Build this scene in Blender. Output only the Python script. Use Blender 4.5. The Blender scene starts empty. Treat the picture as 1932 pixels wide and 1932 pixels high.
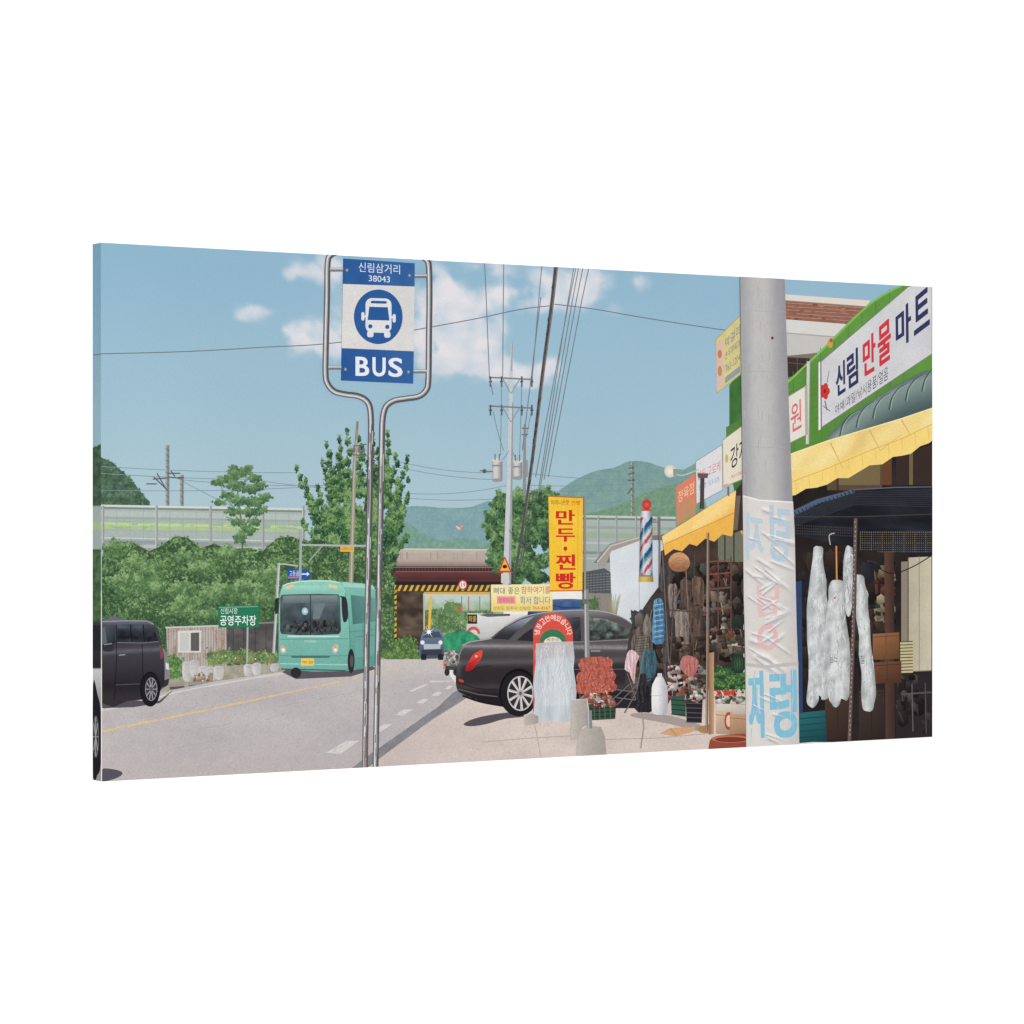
import bpy, math, random
from mathutils import Vector, noise
from mathutils.geometry import delaunay_2d_cdt
R=random.Random(7)
S=bpy.context.scene; C=S.collection
H=0.61; TH=math.radians(32.77); CT,ST=math.cos(TH),math.sin(TH); D=6.01; F=5559.0
DEP=0.038*H; ZC=1.5; PX=1045.2; PY=966.0; DZ=1.4e-5
EXPO=1.2
# ---------------------------------------------------------------- helpers
def lin(c):
    c=max(0,min(255,c*.965+7))/255.0
    return (c/12.92 if c<=0.04045 else ((c+0.055)/1.055)**2.4)/EXPO
def mixc(a,b,t):
    t=max(0,min(1,t)); return tuple(a[i]+(b[i]-a[i])*t for i in range(3))
def sc(c,k): return tuple(v*k for v in c)
def fb(x,y,s=50.,seed=0,o=4): return noise.fractal(Vector((x/s,y/s,seed*7.31)),1.0,2.0,o)   # about -1..1
def sm(a,b,x):
    t=max(0,min(1,(x-a)/(b-a))); return t*t*(3-2*t)
def front(x,y,z):
    a=(x-PX)/F; U=a*D/(CT-a*ST); V=(PY-y)*(D+U*ST)/F
    U=max(-1,min(1,U)); V=max(-.5,min(.5,V))
    return (U*H,-z,V*H)
def side(x,y,z):
    t=max(0,min(1,(190.5-x)/15.5)); zz=(D-ST)+0.038*CT*t
    V=max(-.5,min(.5,(PY-y)*zz/F)); return (-H-z,t*DEP,V*H)
placed=[]
MATS={}
def mat(name,s1=40,a1=.05,s2=430,a2=.06):
    m=bpy.data.materials.new(name); m.use_nodes=True; n=m.node_tree.nodes; l=m.node_tree.links
    bs=n['Principled BSDF']; bs.inputs['Roughness'].default_value=.9
    bs.inputs['Specular IOR Level'].default_value=0.0
    at=n.new('ShaderNodeAttribute'); at.attribute_name='Col'
    tc=n.new('ShaderNodeTexCoord')
    def ns(scale,amt,det):
        t=n.new('ShaderNodeTexNoise'); t.inputs['Scale'].default_value=scale; t.inputs['Detail'].default_value=det
        l.new(tc.outputs['Object'],t.inputs['Vector'])
        r=n.new('ShaderNodeMapRange'); r.inputs[1].default_value=.25; r.inputs[2].default_value=.75
        r.inputs[3].default_value=1-amt; r.inputs[4].default_value=1+amt; l.new(t.outputs[0],r.inputs[0]); return r
    r1=ns(s1,a1,3); r2=ns(s2,a2,1)
    mu=n.new('ShaderNodeMath'); mu.operation='MULTIPLY'; l.new(r1.outputs[0],mu.inputs[0]); l.new(r2.outputs[0],mu.inputs[1])
    vm=n.new('ShaderNodeVectorMath'); vm.operation='SCALE'; l.new(at.outputs['Color'],vm.inputs[0]); l.new(mu.outputs[0],vm.inputs['Scale'])
    cn=n.new('ShaderNodeTexNoise'); cn.inputs['Scale'].default_value=620; cn.inputs['Detail'].default_value=0; l.new(tc.outputs['Object'],cn.inputs['Vector'])
    ma=n.new('ShaderNodeVectorMath'); ma.operation='MULTIPLY_ADD'; ma.inputs[1].default_value=(.12,.12,.12); ma.inputs[2].default_value=(.94,.94,.94); l.new(cn.outputs['Color'],ma.inputs[0])
    mm=n.new('ShaderNodeVectorMath'); mm.operation='MULTIPLY'; l.new(vm.outputs[0],mm.inputs[0]); l.new(ma.outputs[0],mm.inputs[1])
    l.new(mm.outputs[0],bs.inputs['Base Color'])
    MATS[name]=m; return m
mat('printed_canvas',90,.03,800,.10)
mat('printed_canvas_sky',12,.006,800,.05)
mat('printed_canvas_rough',330,.10,800,.12)
ALL=[]
root=bpy.data.objects.new('canvas_print',None); C.objects.link(root); root.location=(0,0,ZC-H/2)
root['label']='wide stretched canvas print of a roadside bus stop scene, hanging on a plain white wall'
root['category']='canvas print'
class P:
    def __init__(s,name,label=None,parent=None,m='printed_canvas',mp=front):
        s.name=name;s.label=label;s.parent=parent;s.m=m;s.mp=mp;s.v=[];s.c=[];s.f=[];s.ob=None;ALL.append(s)
    def lvl(s,pts,extra=0):
        x0=min(p[0] for p in pts);x1=max(p[0] for p in pts);y0=min(p[1] for p in pts);y1=max(p[1] for p in pts)
        L=0
        for q in placed:
            if q[4]>=L and q[5] is s.mp and q[0]<x1 and q[1]>x0 and q[2]<y1 and q[3]>y0: L=q[4]+1
        placed.append((x0,x1,y0,y1,L+extra,s.mp)); return L+1
    def add(s,pts,faces,cols,L):
        n=len(s.v)
        for i,p in enumerate(pts):
            s.v.append(s.mp(p[0],p[1],L*DZ)); s.c.append(cols[i])
        for f in faces: s.f.append([n+i for i in f])
    def build(s):
        if s.ob or not s.v: return
        me=bpy.data.meshes.new(s.name)
        me.from_pydata([(a,b_,c+H/2) for a,b_,c in s.v],[],s.f)
        ca=me.color_attributes.new('Col','FLOAT_COLOR','POINT')
        fl=[]
        for c in s.c: fl+= [lin(c[0]),lin(c[1]),lin(c[2]),1]
        ca.data.foreach_set('color',fl)
        me.materials.append(MATS[s.m])
        o=bpy.data.objects.new(s.name,me); C.objects.link(o)
        if s.parent:
            s.parent.build(); o.parent=s.parent.ob if s.parent.ob else root
        else: o.parent=root
        if s.label: o['label']=s.label
        s.ob=o
def inside(pts,x,y):
    r=False;j=len(pts)-1
    for i in range(len(pts)):
        xi,yi=pts[i][0],pts[i][1];xj,yj=pts[j][0],pts[j][1]
        if (yi>y)!=(yj>y) and x<(xj-xi)*(y-yi)/(yj-yi)+xi: r=not r
        j=i
    return r
def smooth(pts,n=4,closed=True):
    out=[];N=len(pts)
    rng=range(N) if closed else range(N-1)
    for i in rng:
        if closed: p0,p1,p2,p3=pts[i-1],pts[i],pts[(i+1)%N],pts[(i+2)%N]
        else: p0,p1,p2,p3=pts[max(i-1,0)],pts[i],pts[i+1],pts[min(i+2,N-1)]
        for k in range(n):
            t=k/n
            out.append(tuple(.5*((2*p1[d])+(-p0[d]+p2[d])*t+(2*p0[d]-5*p1[d]+4*p2[d]-p3[d])*t*t+(-p0[d]+3*p1[d]-3*p2[d]+p3[d])*t**3) for d in (0,1)))
    if not closed: out.append(pts[-1])
    return out
def A(p,pts,col,step=8):
    L=p.lvl(pts)
    if callable(col):
        x0=min(q[0] for q in pts);x1=max(q[0] for q in pts);y0=min(q[1] for q in pts);y1=max(q[1] for q in pts)
        vs=[Vector((q[0],q[1])) for q in pts];n=len(vs)
        ring=[]
        for i in range(n):
            a,b=vs[i],vs[(i+1)%n];k=max(1,int((b-a).length/step))
            for j in range(k): ring.append(a+(b-a)*(j/k))
        n=len(ring);ed=[(i,(i+1)%n) for i in range(n)];allv=list(ring)
        y=y0+step*.5;row=0
        while y<y1:
            x=x0+step*(.25+.5*(row&1))
            while x<x1:
                if inside(pts,x,y): allv.append(Vector((x+R.uniform(-.2,.2)*step,y+R.uniform(-.2,.2)*step)))
                x+=step
            y+=step*.87;row+=1
        r=delaunay_2d_cdt(allv,ed,[],1,1e-5)
        V=[(v[0],v[1]) for v in r[0]]
        p.add(V,[list(f) for f in r[2]],[col(*v) for v in V],L)
    else:
        cols=col if isinstance(col,list) else [col]*len(pts)
        if len(pts)>4:
            r=delaunay_2d_cdt([Vector((q[0],q[1])) for q in pts],[(i,(i+1)%len(pts)) for i in range(len(pts))],[],1,1e-6)
            V=[(v[0],v[1]) for v in r[0]]
            if isinstance(col,list): cc=[cols[min(range(len(pts)),key=lambda i:(pts[i][0]-v[0])**2+(pts[i][1]-v[1])**2)] for v in V]
            else: cc=[col]*len(V)
            p.add(V,[list(f) for f in r[2]],cc,L)
        else: p.add(pts,[list(range(len(pts)))],cols,L)
def V2(p,pts,ct,cb):
    y0=min(q[1] for q in pts);y1=max(q[1] for q in pts)
    A(p,pts,[mixc(ct,cb,(q[1]-y0)/(y1-y0)) for q in pts])
def B(p,x0,y0,x1,y1,col,sl=0.):
    A(p,[(x0,y0),(x1,y0+sl*(x1-x0)),(x1,y1+sl*(x1-x0)),(x0,y1)],col)
def E(p,cx,cy,rx,ry,col,n=28,col2=None,a0=0,a1=2*math.pi):
    pts=[(cx+rx*math.cos(a0+(a1-a0)*i/n),cy+ry*math.sin(a0+(a1-a0)*i/n)) for i in range(n+(0 if abs(a1-a0)>6.28 else 1))]
    L=p.lvl(pts);m=len(pts)
    p.add(pts+[(cx,cy)],[[i,(i+1)%m,m] for i in range(m)],[col]*m+[col2 or col],L)
def RG(p,cx,cy,rx,ry,w,col,n=32,wy=None):
    wy=wy or w
    o=[(cx+rx*math.cos(2*math.pi*i/n),cy+ry*math.sin(2*math.pi*i/n)) for i in range(n)]
    q=[(cx+(rx-w)*math.cos(2*math.pi*i/n),cy+(ry-wy)*math.sin(2*math.pi*i/n)) for i in range(n)]
    p.add(o+q,[[i,(i+1)%n,n+(i+1)%n,n+i] for i in range(n)],[col]*(2*n),p.lvl(o))
def L(p,pts,w,col,w2=None,off=0):
    w2=w if w2 is None else w2;n=len(pts);l=[];r=[]
    for i in range(n):
        a=pts[max(i-1,0)];b=pts[min(i+1,n-1)];dx,dy=b[0]-a[0],b[1]-a[1];d=math.hypot(dx,dy) or 1
        nx,ny=-dy/d,dx/d;h=(w+(w2-w)*i/max(1,n-1))/2;x,y=pts[i][0]+nx*off,pts[i][1]+ny*off
        l.append((x+nx*h,y+ny*h));r.append((x-nx*h,y-ny*h))
    q=l+r
    p.add(q,[[i,i+1,n+i+1,n+i] for i in range(n-1)],[col]*(2*n),p.lvl(q))
def sag(a,b,s,n=14): return [(a[0]+(b[0]-a[0])*t/n,a[1]+(b[1]-a[1])*t/n+4*s*(t/n)*(1-t/n)) for t in range(n+1)]
tcache={}
def tmesh(s,bold):
    if (s,bold) in tcache: return tcache[(s,bold)]
    cu=bpy.data.curves.new('lettering','FONT');cu.body=s;cu.size=1;cu.offset=bold;cu.resolution_u=4
    o=bpy.data.objects.new('lettering',cu);C.objects.link(o)
    dg=bpy.context.evaluated_depsgraph_get();dg.update()
    me=bpy.data.meshes.new_from_object(o.evaluated_get(dg))
    v=[(q.co.x,q.co.y) for q in me.vertices];f=[list(q.vertices) for q in me.polygons]
    bpy.data.objects.remove(o);bpy.data.curves.remove(cu);bpy.data.meshes.remove(me)
    x0=min(q[0] for q in v);x1=max(q[0] for q in v);y0=min(q[1] for q in v);y1=max(q[1] for q in v)
    v=[((q[0]-x0)/(x1-x0),(y1-q[1])/(y1-y0)) for q in v]
    tcache[(s,bold)]=(v,f);return v,f
def T(p,s,quad,col,bold=.0,mir=False):
    if not isinstance(quad[0],tuple): x0,y0,x1,y1=quad;quad=[(x0,y0),(x1,y0),(x1,y1),(x0,y1)]
    bold=min(bold,.016)
    v,f=tmesh(s,bold);q0,q1,q2,q3=quad
    if mir: v=[(1-a,b) for a,b in v]
    pts=[((1-a)*(1-b)*q0[0]+a*(1-b)*q1[0]+a*b*q2[0]+(1-a)*b*q3[0],(1-a)*(1-b)*q0[1]+a*(1-b)*q1[1]+a*b*q2[1]+(1-a)*b*q3[1]) for a,b in v]
    p.add(pts,f,[col]*len(pts),p.lvl(quad))
def leaves(p,pick,n,s,pal,scale=25,seed=1,bbox=None,grad=None,asp=.5):
    x0,x1,y0,y1=bbox;Lv=p.lvl([(x0,y0),(x1,y1)],extra=5)
    for i in range(n):
        q=pick()
        if not q: continue
        x,y=q;t=.5+.5*fb(x,y,scale,seed)+.3*fb(x,y,scale*.32,seed+5)+R.uniform(-.3,.3)+(grad(x,y) if grad else 0)
        t=max(0,min(1,t))*(len(pal)-1);k=min(int(t),len(pal)-2);c=mixc(pal[k],pal[k+1],t-k)
        a=R.uniform(0,6.28);r=s*R.uniform(.45,1.3);ca,sa=math.cos(a)*r,math.sin(a)*r;h=asp*R.uniform(.6,1.3)
        n0=len(p.v);z=Lv+R.uniform(0,5)
        for dx,dy in ((ca,sa),(-sa*h,ca*h),(-ca,-sa),(sa*h,-ca*h)):
            p.v.append(p.mp(x+dx,y+dy,z*DZ));p.c.append(c)
        p.f.append([n0,n0+1,n0+2,n0+3])
def foliage(p,pts,n,s,pal,scale=25,seed=1,spill=3,base=True,grad=None,step=9):
    if base: A(p,pts,lambda x,y:mixc(pal[0],pal[1],.3+.6*fb(x,y,scale,seed)),step)
    x0=min(q[0] for q in pts);x1=max(q[0] for q in pts);y0=min(q[1] for q in pts);y1=max(q[1] for q in pts)
    def pick():
        for _ in range(20):
            x=R.uniform(x0,x1);y=R.uniform(y0,y1)
            if inside(pts,x,y): return x+R.gauss(0,spill),y+R.gauss(0,spill)
    leaves(p,pick,n,s,pal,scale,seed,(x0,x1,y0,y1),grad)
def clumps(p,els,dens,s,pal,scale=18,seed=1,asp=.5,lt=.28):
    for (cx,cy,rx,ry) in els:
        n=int(dens*rx*ry/10)+6;ph=R.uniform(0,6)
        def pick():
            a=R.uniform(0,6.28);r=R.random()**.6;j=1+.3*math.sin(a*5+ph)+.16*math.sin(a*11+ph*2)
            return cx+math.cos(a)*r*rx*j,cy+math.sin(a)*r*ry*j
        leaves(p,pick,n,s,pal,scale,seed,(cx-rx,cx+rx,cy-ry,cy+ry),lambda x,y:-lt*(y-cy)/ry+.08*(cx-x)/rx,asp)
def clutter(p,reg,n,s,pal,asp=(.6,2.),mul=2.0,thin=.25):
    x0,y0,x1,y1=reg;Lv=p.lvl([(x0,y0),(x1,y1)],extra=8);n=int(n*mul)
    for i in range(n):
        q=R.random();k=s*(1.35-.9*(i/n))*R.uniform(.6,1.15)
        if q<1-thin: w,h=k*.5,k*.5*R.uniform(*asp)
        elif q<1-thin*.3: w,h=k*.12,k*R.uniform(.6,1.3)
        else: w,h=k*R.uniform(.4,.7),k*.14
        x=R.uniform(x0,x1);y=R.uniform(y0,y1);x=min(max(x,x0+w),x1-w);y=min(max(y,y0+h),y1-h)
        c=sc(R.choice(pal),R.uniform(.62,1.1));a=R.gauss(0,.22)
        n0=len(p.v);z=Lv+8*i/n
        cs=[(-w,-h),(w*R.uniform(.5,1),-h*R.uniform(.7,1)),(w,h*R.uniform(.6,1)),(-w*R.uniform(.6,1),h)]
        if q<.45: cs=[(-w,-h*R.uniform(.3,.6)),(-w*.2,-h),(w*.8,-h*.7),(w,h*.5),(w*.1,h),(-w*.8,h*.7)]
        for dx,dy in cs:
            p.v.append(p.mp(x+dx*math.cos(a)-dy*math.sin(a),y+dx*math.sin(a)+dy*math.cos(a),z*DZ));p.c.append(sc(c,1.14 if dy<0 and dx<w*.5 else .72))
        p.f.append(list(range(n0,n0+len(cs))))
# ---------------------------------------------------------------- sky
BL=[(600,508,46,34,.85),(556,520,26,14,.55),(482,590,34,18,.85),(505,618,22,10,.6),(462,600,14,10,.4),(588,632,52,34,1.05),(545,628,30,18,.65),(620,655,40,22,.8),
(700,600,60,60,.9),(835,552,42,44,1.2),(860,600,45,45,1.2),(825,640,55,55,1.2),(890,640,40,40,1.1),(915,690,45,28,1),(860,690,60,26,.9),(965,700,45,20,.8),(1035,698,24,22,1.0),(1005,722,45,14,.8),(800,520,30,30,.8),
(935,505,60,20,.55),(1020,540,70,36,.6),(1110,535,55,38,.95),(1140,575,40,20,.5),(1060,575,70,24,.5),(1207,538,20,18,.65),(960,560,60,34,.5),(930,612,26,40,.8)]
def sky(x,y):
    t=(y-460)/500;s=(x-190)/1568
    c=mixc((140,179,202),(155,189,206),sm(0,.55,t));c=mixc(c,(170,196,205),sm(.45,1,t));c=mixc(c,(154,189,210),s*.4)
    d=0
    for cx,cy,rx,ry,k in BL:
        q=((x-cx)/rx)**2+((y-cy)/ry)**2
        if q<6: d+=k*math.exp(-q*1.1)
    if d>.02:
        n=fb(x,y,60,3,7);a=sm(.12,.95,d*(.88+1.0*n)+.2*n)
        lit=.66+.8*fb(x-9,y-12,48,3,6)-.25*sm(640,740,y)
        cc=mixc((196,207,218),(230,226,229),lit)
        c=mixc(c,cc,a*.94)
    v=.6*fb(x,y,300,9,3);return tuple(k+v*3 for k in c)
sk=P('printed_sky','pale blue sky with white cumulus clouds printed on the canvas',m='printed_canvas_sky')
stp=4.2;nx=int(1572/stp)+2;ny=int(660/stp);pts=[];cols=[]
for j in range(ny+1):
    for i in range(nx+1):
        x=188+i*stp;y=455+j*stp;pts.append((x,y));cols.append(sky(x,y))
sk.add(pts,[[j*(nx+1)+i,j*(nx+1)+i+1,(j+1)*(nx+1)+i+1,(j+1)*(nx+1)+i] for j in range(ny) for i in range(nx)],cols,0)
placed.append((0,2000,0,2000,0,front))
# ---------------------------------------------------------------- distant hills
hr=P('printed_hill','blue green wooded mountain behind the right noise barrier',m='printed_canvas_rough')
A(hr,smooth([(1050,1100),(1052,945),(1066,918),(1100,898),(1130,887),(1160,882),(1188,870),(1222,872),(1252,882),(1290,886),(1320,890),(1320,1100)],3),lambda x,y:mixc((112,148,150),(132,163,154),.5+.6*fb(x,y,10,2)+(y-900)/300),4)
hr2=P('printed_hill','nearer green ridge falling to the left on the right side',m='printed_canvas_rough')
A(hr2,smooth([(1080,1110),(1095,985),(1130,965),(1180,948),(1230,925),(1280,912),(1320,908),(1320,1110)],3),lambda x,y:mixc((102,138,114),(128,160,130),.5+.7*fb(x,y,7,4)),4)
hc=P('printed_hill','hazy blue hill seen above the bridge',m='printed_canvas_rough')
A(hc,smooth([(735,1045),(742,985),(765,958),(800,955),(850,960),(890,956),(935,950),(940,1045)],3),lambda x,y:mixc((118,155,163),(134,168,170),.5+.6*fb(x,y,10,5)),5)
hc2=P('printed_hill','green ridge just above the bridge deck',m='printed_canvas_rough')
A(hc2,smooth([(735,1050),(745,1000),(765,985),(790,1000),(830,1020),(870,1015),(935,1030),(935,1050)],3),lambda x,y:mixc((104,143,134),(132,168,148),.5+.7*fb(x,y,8,6)),5)
hl=P('printed_hill','dark wooded hill at the left edge',m='printed_canvas_rough')
foliage(hl,[(189,862),(200,868),(212,872),(225,885),(242,900),(258,918),(272,936),(286,958),(189,958)],1900,3.4,[(52,76,62),(74,102,80),(102,130,104)],14,3,1.5,step=6)
# ---------------------------------------------------------------- wires, far
wr=P('printed_power_lines','thin overhead wires low across the sky')
W1=(124,144,152)
for a,b,s_ in [((190,880),(560,892),3),((190,893),(480,905),2),((190,925),(600,918),4),((340,905),(640,915),5),((480,905),(700,925),4),((740,868),(925,892),6),((745,880),(935,905),5),((760,930),(960,915),8),
  ((770,940),(1000,935),6),((985,915),(1275,905),6),((985,925),(1275,918),5),((975,890),(1190,905),4),((990,950),(1270,940),4),((700,955),(930,958),2),((330,900),(450,960),2)]:
    L(wr,sag(a,b,s_,10),1.2,W1)
wl=P('printed_wire','long black cable crossing the whole sky')
L(wl,smooth([(190,667.5),(300,665),(400,661),(500,655),(600,650),(700,638),(780,623),(900,601),(980,584),(1037,577)],4,False),1.8,(112,116,124))
L(wl,smooth([(1046,574),(1120,583),(1200,597),(1300,613),(1397,627)],4,False),1.8,(112,116,124))
# ---------------------------------------------------------------- noise barrier
def cat_pole(x,y0,y1,label,arms):
    p=P('printed_catenary_pole',label)
    L(p,[(x,y0),(x,y1)],7,(126,130,128));L(p,[(x-2,y0),(x-2,y1)],2,(166,170,168))
    for yy in range(int(y0)+6,int(y1),11): L(p,[(x-3.4,yy),(x+3.4,yy+5)],1.2,(92,96,98))
    q=P('bracket',None,p)
    for pts in arms: L(q,pts,2.2,(82,86,92))
cat_pole(316,840,954,'railway catenary pole above the left barrier',[[(316,893),(340,893)],[(316,900),(346,903)],[(290,900),(316,925)],[(288,904),(314,902)],[(276,913),(296,913)],[(296,893),(312,921)],[(322,888),(330,899)]])
cat_pole(343,896,955,'short thin catenary pole beside the taller one',[[(335,901),(347,901)]])
nb=P('printed_noise_barrier','long pale noise barrier with green glass bands on the left embankment')
V2(nb,[(190,952),(576,961),(576,1046),(190,1040)],(168,180,176),(158,166,164))
def bar(y,h,c,x0=190,x1=576,pp=nb):
    A(pp,[(x0,y),(x1,y+(x1-x0)*.018),(x1,y+h+(x1-x0)*.018),(x0,y+h)],c)
bar(952,4,(208,214,206));bar(956,4,(124,138,130));bar(964,10,(178,189,184));bar(975,3,(152,168,156));bar(984,14,(172,192,146));bar(986,5,(186,208,152));bar(1000,12,(166,179,173));bar(1013,3,(192,200,196));bar(1019,5,(142,155,152));bar(1027,5,(182,190,186));bar(1034,8,(156,162,158))
for i in range(60):
    x=R.uniform(192,560);w=R.uniform(6,22);y=982+R.uniform(0,14)+(x-190)*.018
    B(nb,x,y,x+w,y+R.uniform(1.5,4),mixc((174,198,142),(152,174,152),R.random()),.018)
for x in (194,295,397,496,572):
    L(nb,[(x,954),(x,1042)],5,(146,150,150));L(nb,[(x-1.5,954),(x-1.5,1042)],1.6,(196,200,198))
for x in range(220,570,25): L(nb,[(x,960),(x,1036)],.8,(150,162,160))
nr=P('printed_noise_barrier','grey noise barrier on the right side of the road')
V2(nr,[(1098,972),(1275,975),(1275,1090),(1098,1090)],(170,182,176),(154,164,162))
bar(972,4,(196,202,196),1098,1275,nr);bar(976,4,(118,132,124),1098,1275,nr);bar(992,5,(150,166,156),1098,1275,nr);bar(1004,10,(156,174,150),1098,1275,nr);bar(1022,4,(184,190,186),1098,1275,nr);bar(1040,5,(130,142,140),1098,1275,nr);bar(1052,3,(186,190,188),1098,1275,nr)
for x in (1129,1163,1200,1240): L(nr,[(x,974),(x,1088)],3.6,(136,142,142));L(nr,[(x-1,974),(x-1,1088)],1.2,(186,190,188))
cat_pole(1193,872,974,'catenary pole above the right noise barrier',[[(1186,883),(1196,883)],[(1185,895),(1197,892)],[(1184,906),(1198,906)],[(1193,920),(1184,932)]])
# ---------------------------------------------------------------- bridge
br=P('printed_railway_bridge','flat concrete railway bridge over the road with rust brown girder')
A(br,[(690,1034),(975,1037),(975,1130),(690,1130)],(78,64,59))
A(br,[(690,1034),(975,1037),(975,1058),(690,1057)],lambda x,y:mixc((194,182,169),(170,158,147),.5+.4*fb(x*.3,y,6,3)+(y-1047)/40),5)
L(br,[(690,1035),(975,1038)],2.5,(210,200,188));L(br,[(690,1045),(975,1048)],1,(168,156,146))
for i in range(16): x=R.uniform(700,960);L(br,[(x,1042),(x+R.uniform(-1,1),1056)],R.uniform(1,3),(162,149,137))
A(br,[(690,1056),(975,1057),(975,1069),(690,1068)],[(182,164,153),(182,164,153),(134,114,106),(134,114,106)])
A(br,[(690,1068),(975,1069),(975,1078),(690,1077)],(60,44,44))
for x in range(700,970,6): L(br,[(x,1069),(x,1078)],.9,(104,80,76))
L(br,[(690,1070),(975,1071)],1.4,(150,124,116))
A(br,[(690,1077),(975,1078),(975,1098),(690,1097)],lambda x,y:mixc((112,60,58),(78,46,46),.3+(y-1080)/22+.3*fb(x*.25,y,8,3)),5)
L(br,[(690,1078),(975,1079)],2,(140,84,78));L(br,[(690,1090),(975,1091)],1,(62,38,40))
A(br,[(690,1097),(975,1098),(975,1106),(690,1105)],(42,33,36))
op=P('underpass_opening','bright view of trees through the underpass',br)
A(op,[(690,1113),(950,1113),(950,1250),(690,1250)],(104,88,74))
A(op,[(797,1120),(950,1120),(950,1215),(797,1215)],lambda x,y:mixc((190,206,198),(134,162,122),sm(1128,1160,y+14*fb(x,y,14,8))),5)
foliage(op,[(797,1152),(830,1148),(860,1155),(930,1150),(930,1190),(797,1195)],700,2.8,[(72,100,68),(110,144,94),(154,180,126)],12,5,1)
ab=P('abutment','dark brown underpass wall with faded patches',br)
A(ab,[(700,1112),(798,1116),(800,1240),(700,1245)],lambda x,y:mixc((56,46,40),(104,88,74),.4+.8*fb(x*.6,y,14,9)),5)
foliage(op,[(838,1140),(846,1135),(870,1140),(870,1160),(838,1160)],90,2.6,[(84,118,74),(130,160,100)],10,2)
for x,c in ((871,(120,130,124)),(905,(120,120,118)),(884,(150,90,80))): L(op,[(x,1125),(x,1170)],1.6,c)
E(op,866,1148,4,4,(206,84,66))
stp_=P('height_limit_beam','yellow and black striped height limit beam',br)
A(stp_,[(738,1104),(960,1103),(960,1115),(738,1116)],(64,56,44))
for k in range(20):
    x=739+k*11;A(stp_,[(x+4,1104),(x+9,1104),(x+4,1115),(x-1,1115)],(214,172,66))
pst=P('striped_post','yellow and black striped post at the underpass',br)
A(pst,[(737,1112),(748,1112),(748,1228),(737,1228)],(60,52,42))
for k in range(11):
    y=1114+k*10.4;A(pst,[(737,y+4),(748,y-2),(748,y+4),(737,y+10)],(220,176,60))
yp=P('yellow_gantry_post','yellow inner post of the underpass',br)
L(yp,[(813,1124),(809,1195)],5,(232,182,70));L(yp,[(800,1122),(800,1200)],3,(190,180,160));A(yp,[(800,1117),(930,1117),(930,1122),(800,1121)],(214,170,84))
sn=P('round_sign','round white limit sign with red rim',br)
E(sn,873,1103.5,8.5,9.5,(206,70,68));E(sn,873,1103.5,6.3,7,(232,226,222));T(sn,'3.9',(868.5,1100,877.5,1107),(60,60,64))
ba=P('printed_balloon','small orange and white marker in the sky above the bridge')
A(ba,[(858,992),(866,994),(875,991),(868,1001),(864,999)],(226,152,120));L(ba,[(861,993),(867,998)],1.6,(240,220,210))
# ---------------------------------------------------------------- trees
GR=[(38,60,46),(60,92,60),(88,124,78),(132,165,110)]
t3=P('printed_tree','rounded green tree behind the yellow banner',m='printed_canvas_rough')
clumps(t3,[(975,1010,48,60),(940,1000,22,44),(1020,985,24,48),(950,950,20,22),(985,945,24,20),(1010,950,28,22),(936,1040,14,36),(985,1070,50,34),(928,975,12,14),(1030,935,18,14)],26,3.4,GR,16,3)
t1=P('printed_tree','small leafy tree standing before the left barrier',m='printed_canvas_rough')
tr=P('trunk',None,t1);
for pts,w in [([(457,1035),(458,1000),(452,965),(448,930),(447,900)],3.5),([(458,1000),(478,965),(487,940)],2.5),([(452,970),(430,945),(415,915)],2),([(456,985),(425,975)],2),([(460,990),(490,970)],2)]: L(tr,pts,w,(96,104,84),w*.5)
cr=P('crown',None,t1,'printed_canvas_rough')
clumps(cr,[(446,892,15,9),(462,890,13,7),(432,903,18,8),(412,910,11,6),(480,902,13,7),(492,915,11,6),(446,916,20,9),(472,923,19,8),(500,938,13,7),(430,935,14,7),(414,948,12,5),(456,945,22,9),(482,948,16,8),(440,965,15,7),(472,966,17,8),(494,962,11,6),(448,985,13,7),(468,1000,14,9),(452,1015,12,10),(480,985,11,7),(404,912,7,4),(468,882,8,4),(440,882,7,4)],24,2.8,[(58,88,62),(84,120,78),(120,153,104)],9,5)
t2=P('printed_tree','tall feathery tree behind the bus and the sign poles',m='printed_canvas_rough')
tk=P('trunk',None,t2);L(tk,[(672,1160),(676,1050),(690,950),(700,840)],8,(72,78,58),3)
c2=P('crown',None,t2,'printed_canvas_rough')
els=[]
for (tx,ty,bx,by,w) in [(655,814,660,930,10),(637,828,648,930,9),(616,840,640,940,10),(678,828,682,930,10),(700,818,700,930,11),(735,818,722,920,10),(714,850,708,950,13),(612,872,632,960,9),(618,900,640,980,13),(558,884,594,980,5),(578,908,606,1000,7),(596,920,622,1000,9),(770,866,738,955,5),(750,860,726,950,7),(766,905,735,985,6),(770,935,735,1000,7),(588,950,640,1030,12),(572,984,620,1050,11),(762,968,730,1030,9),(598,1000,640,1080,15),(772,1010,735,1050,7),(742,1000,735,1070,11)]:
    n=6
    for k in range(n+1):
        t=k/n;els.append((tx+(bx-tx)*t+R.uniform(-4,4),ty+(by-ty)*t,3+w*t*R.uniform(.6,1.1),7+3*t))
els+=[(665,995,44,50),(700,1015,38,52),(655,1060,56,42),(690,1090,40,46),(640,1110,40,42),(680,1140,50,22),(600,1060,26,26)]
clumps(c2,els,20,3.3,[(32,56,46),(50,86,56),(82,120,72),(130,163,104)],18,7,.4,.34)
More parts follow.
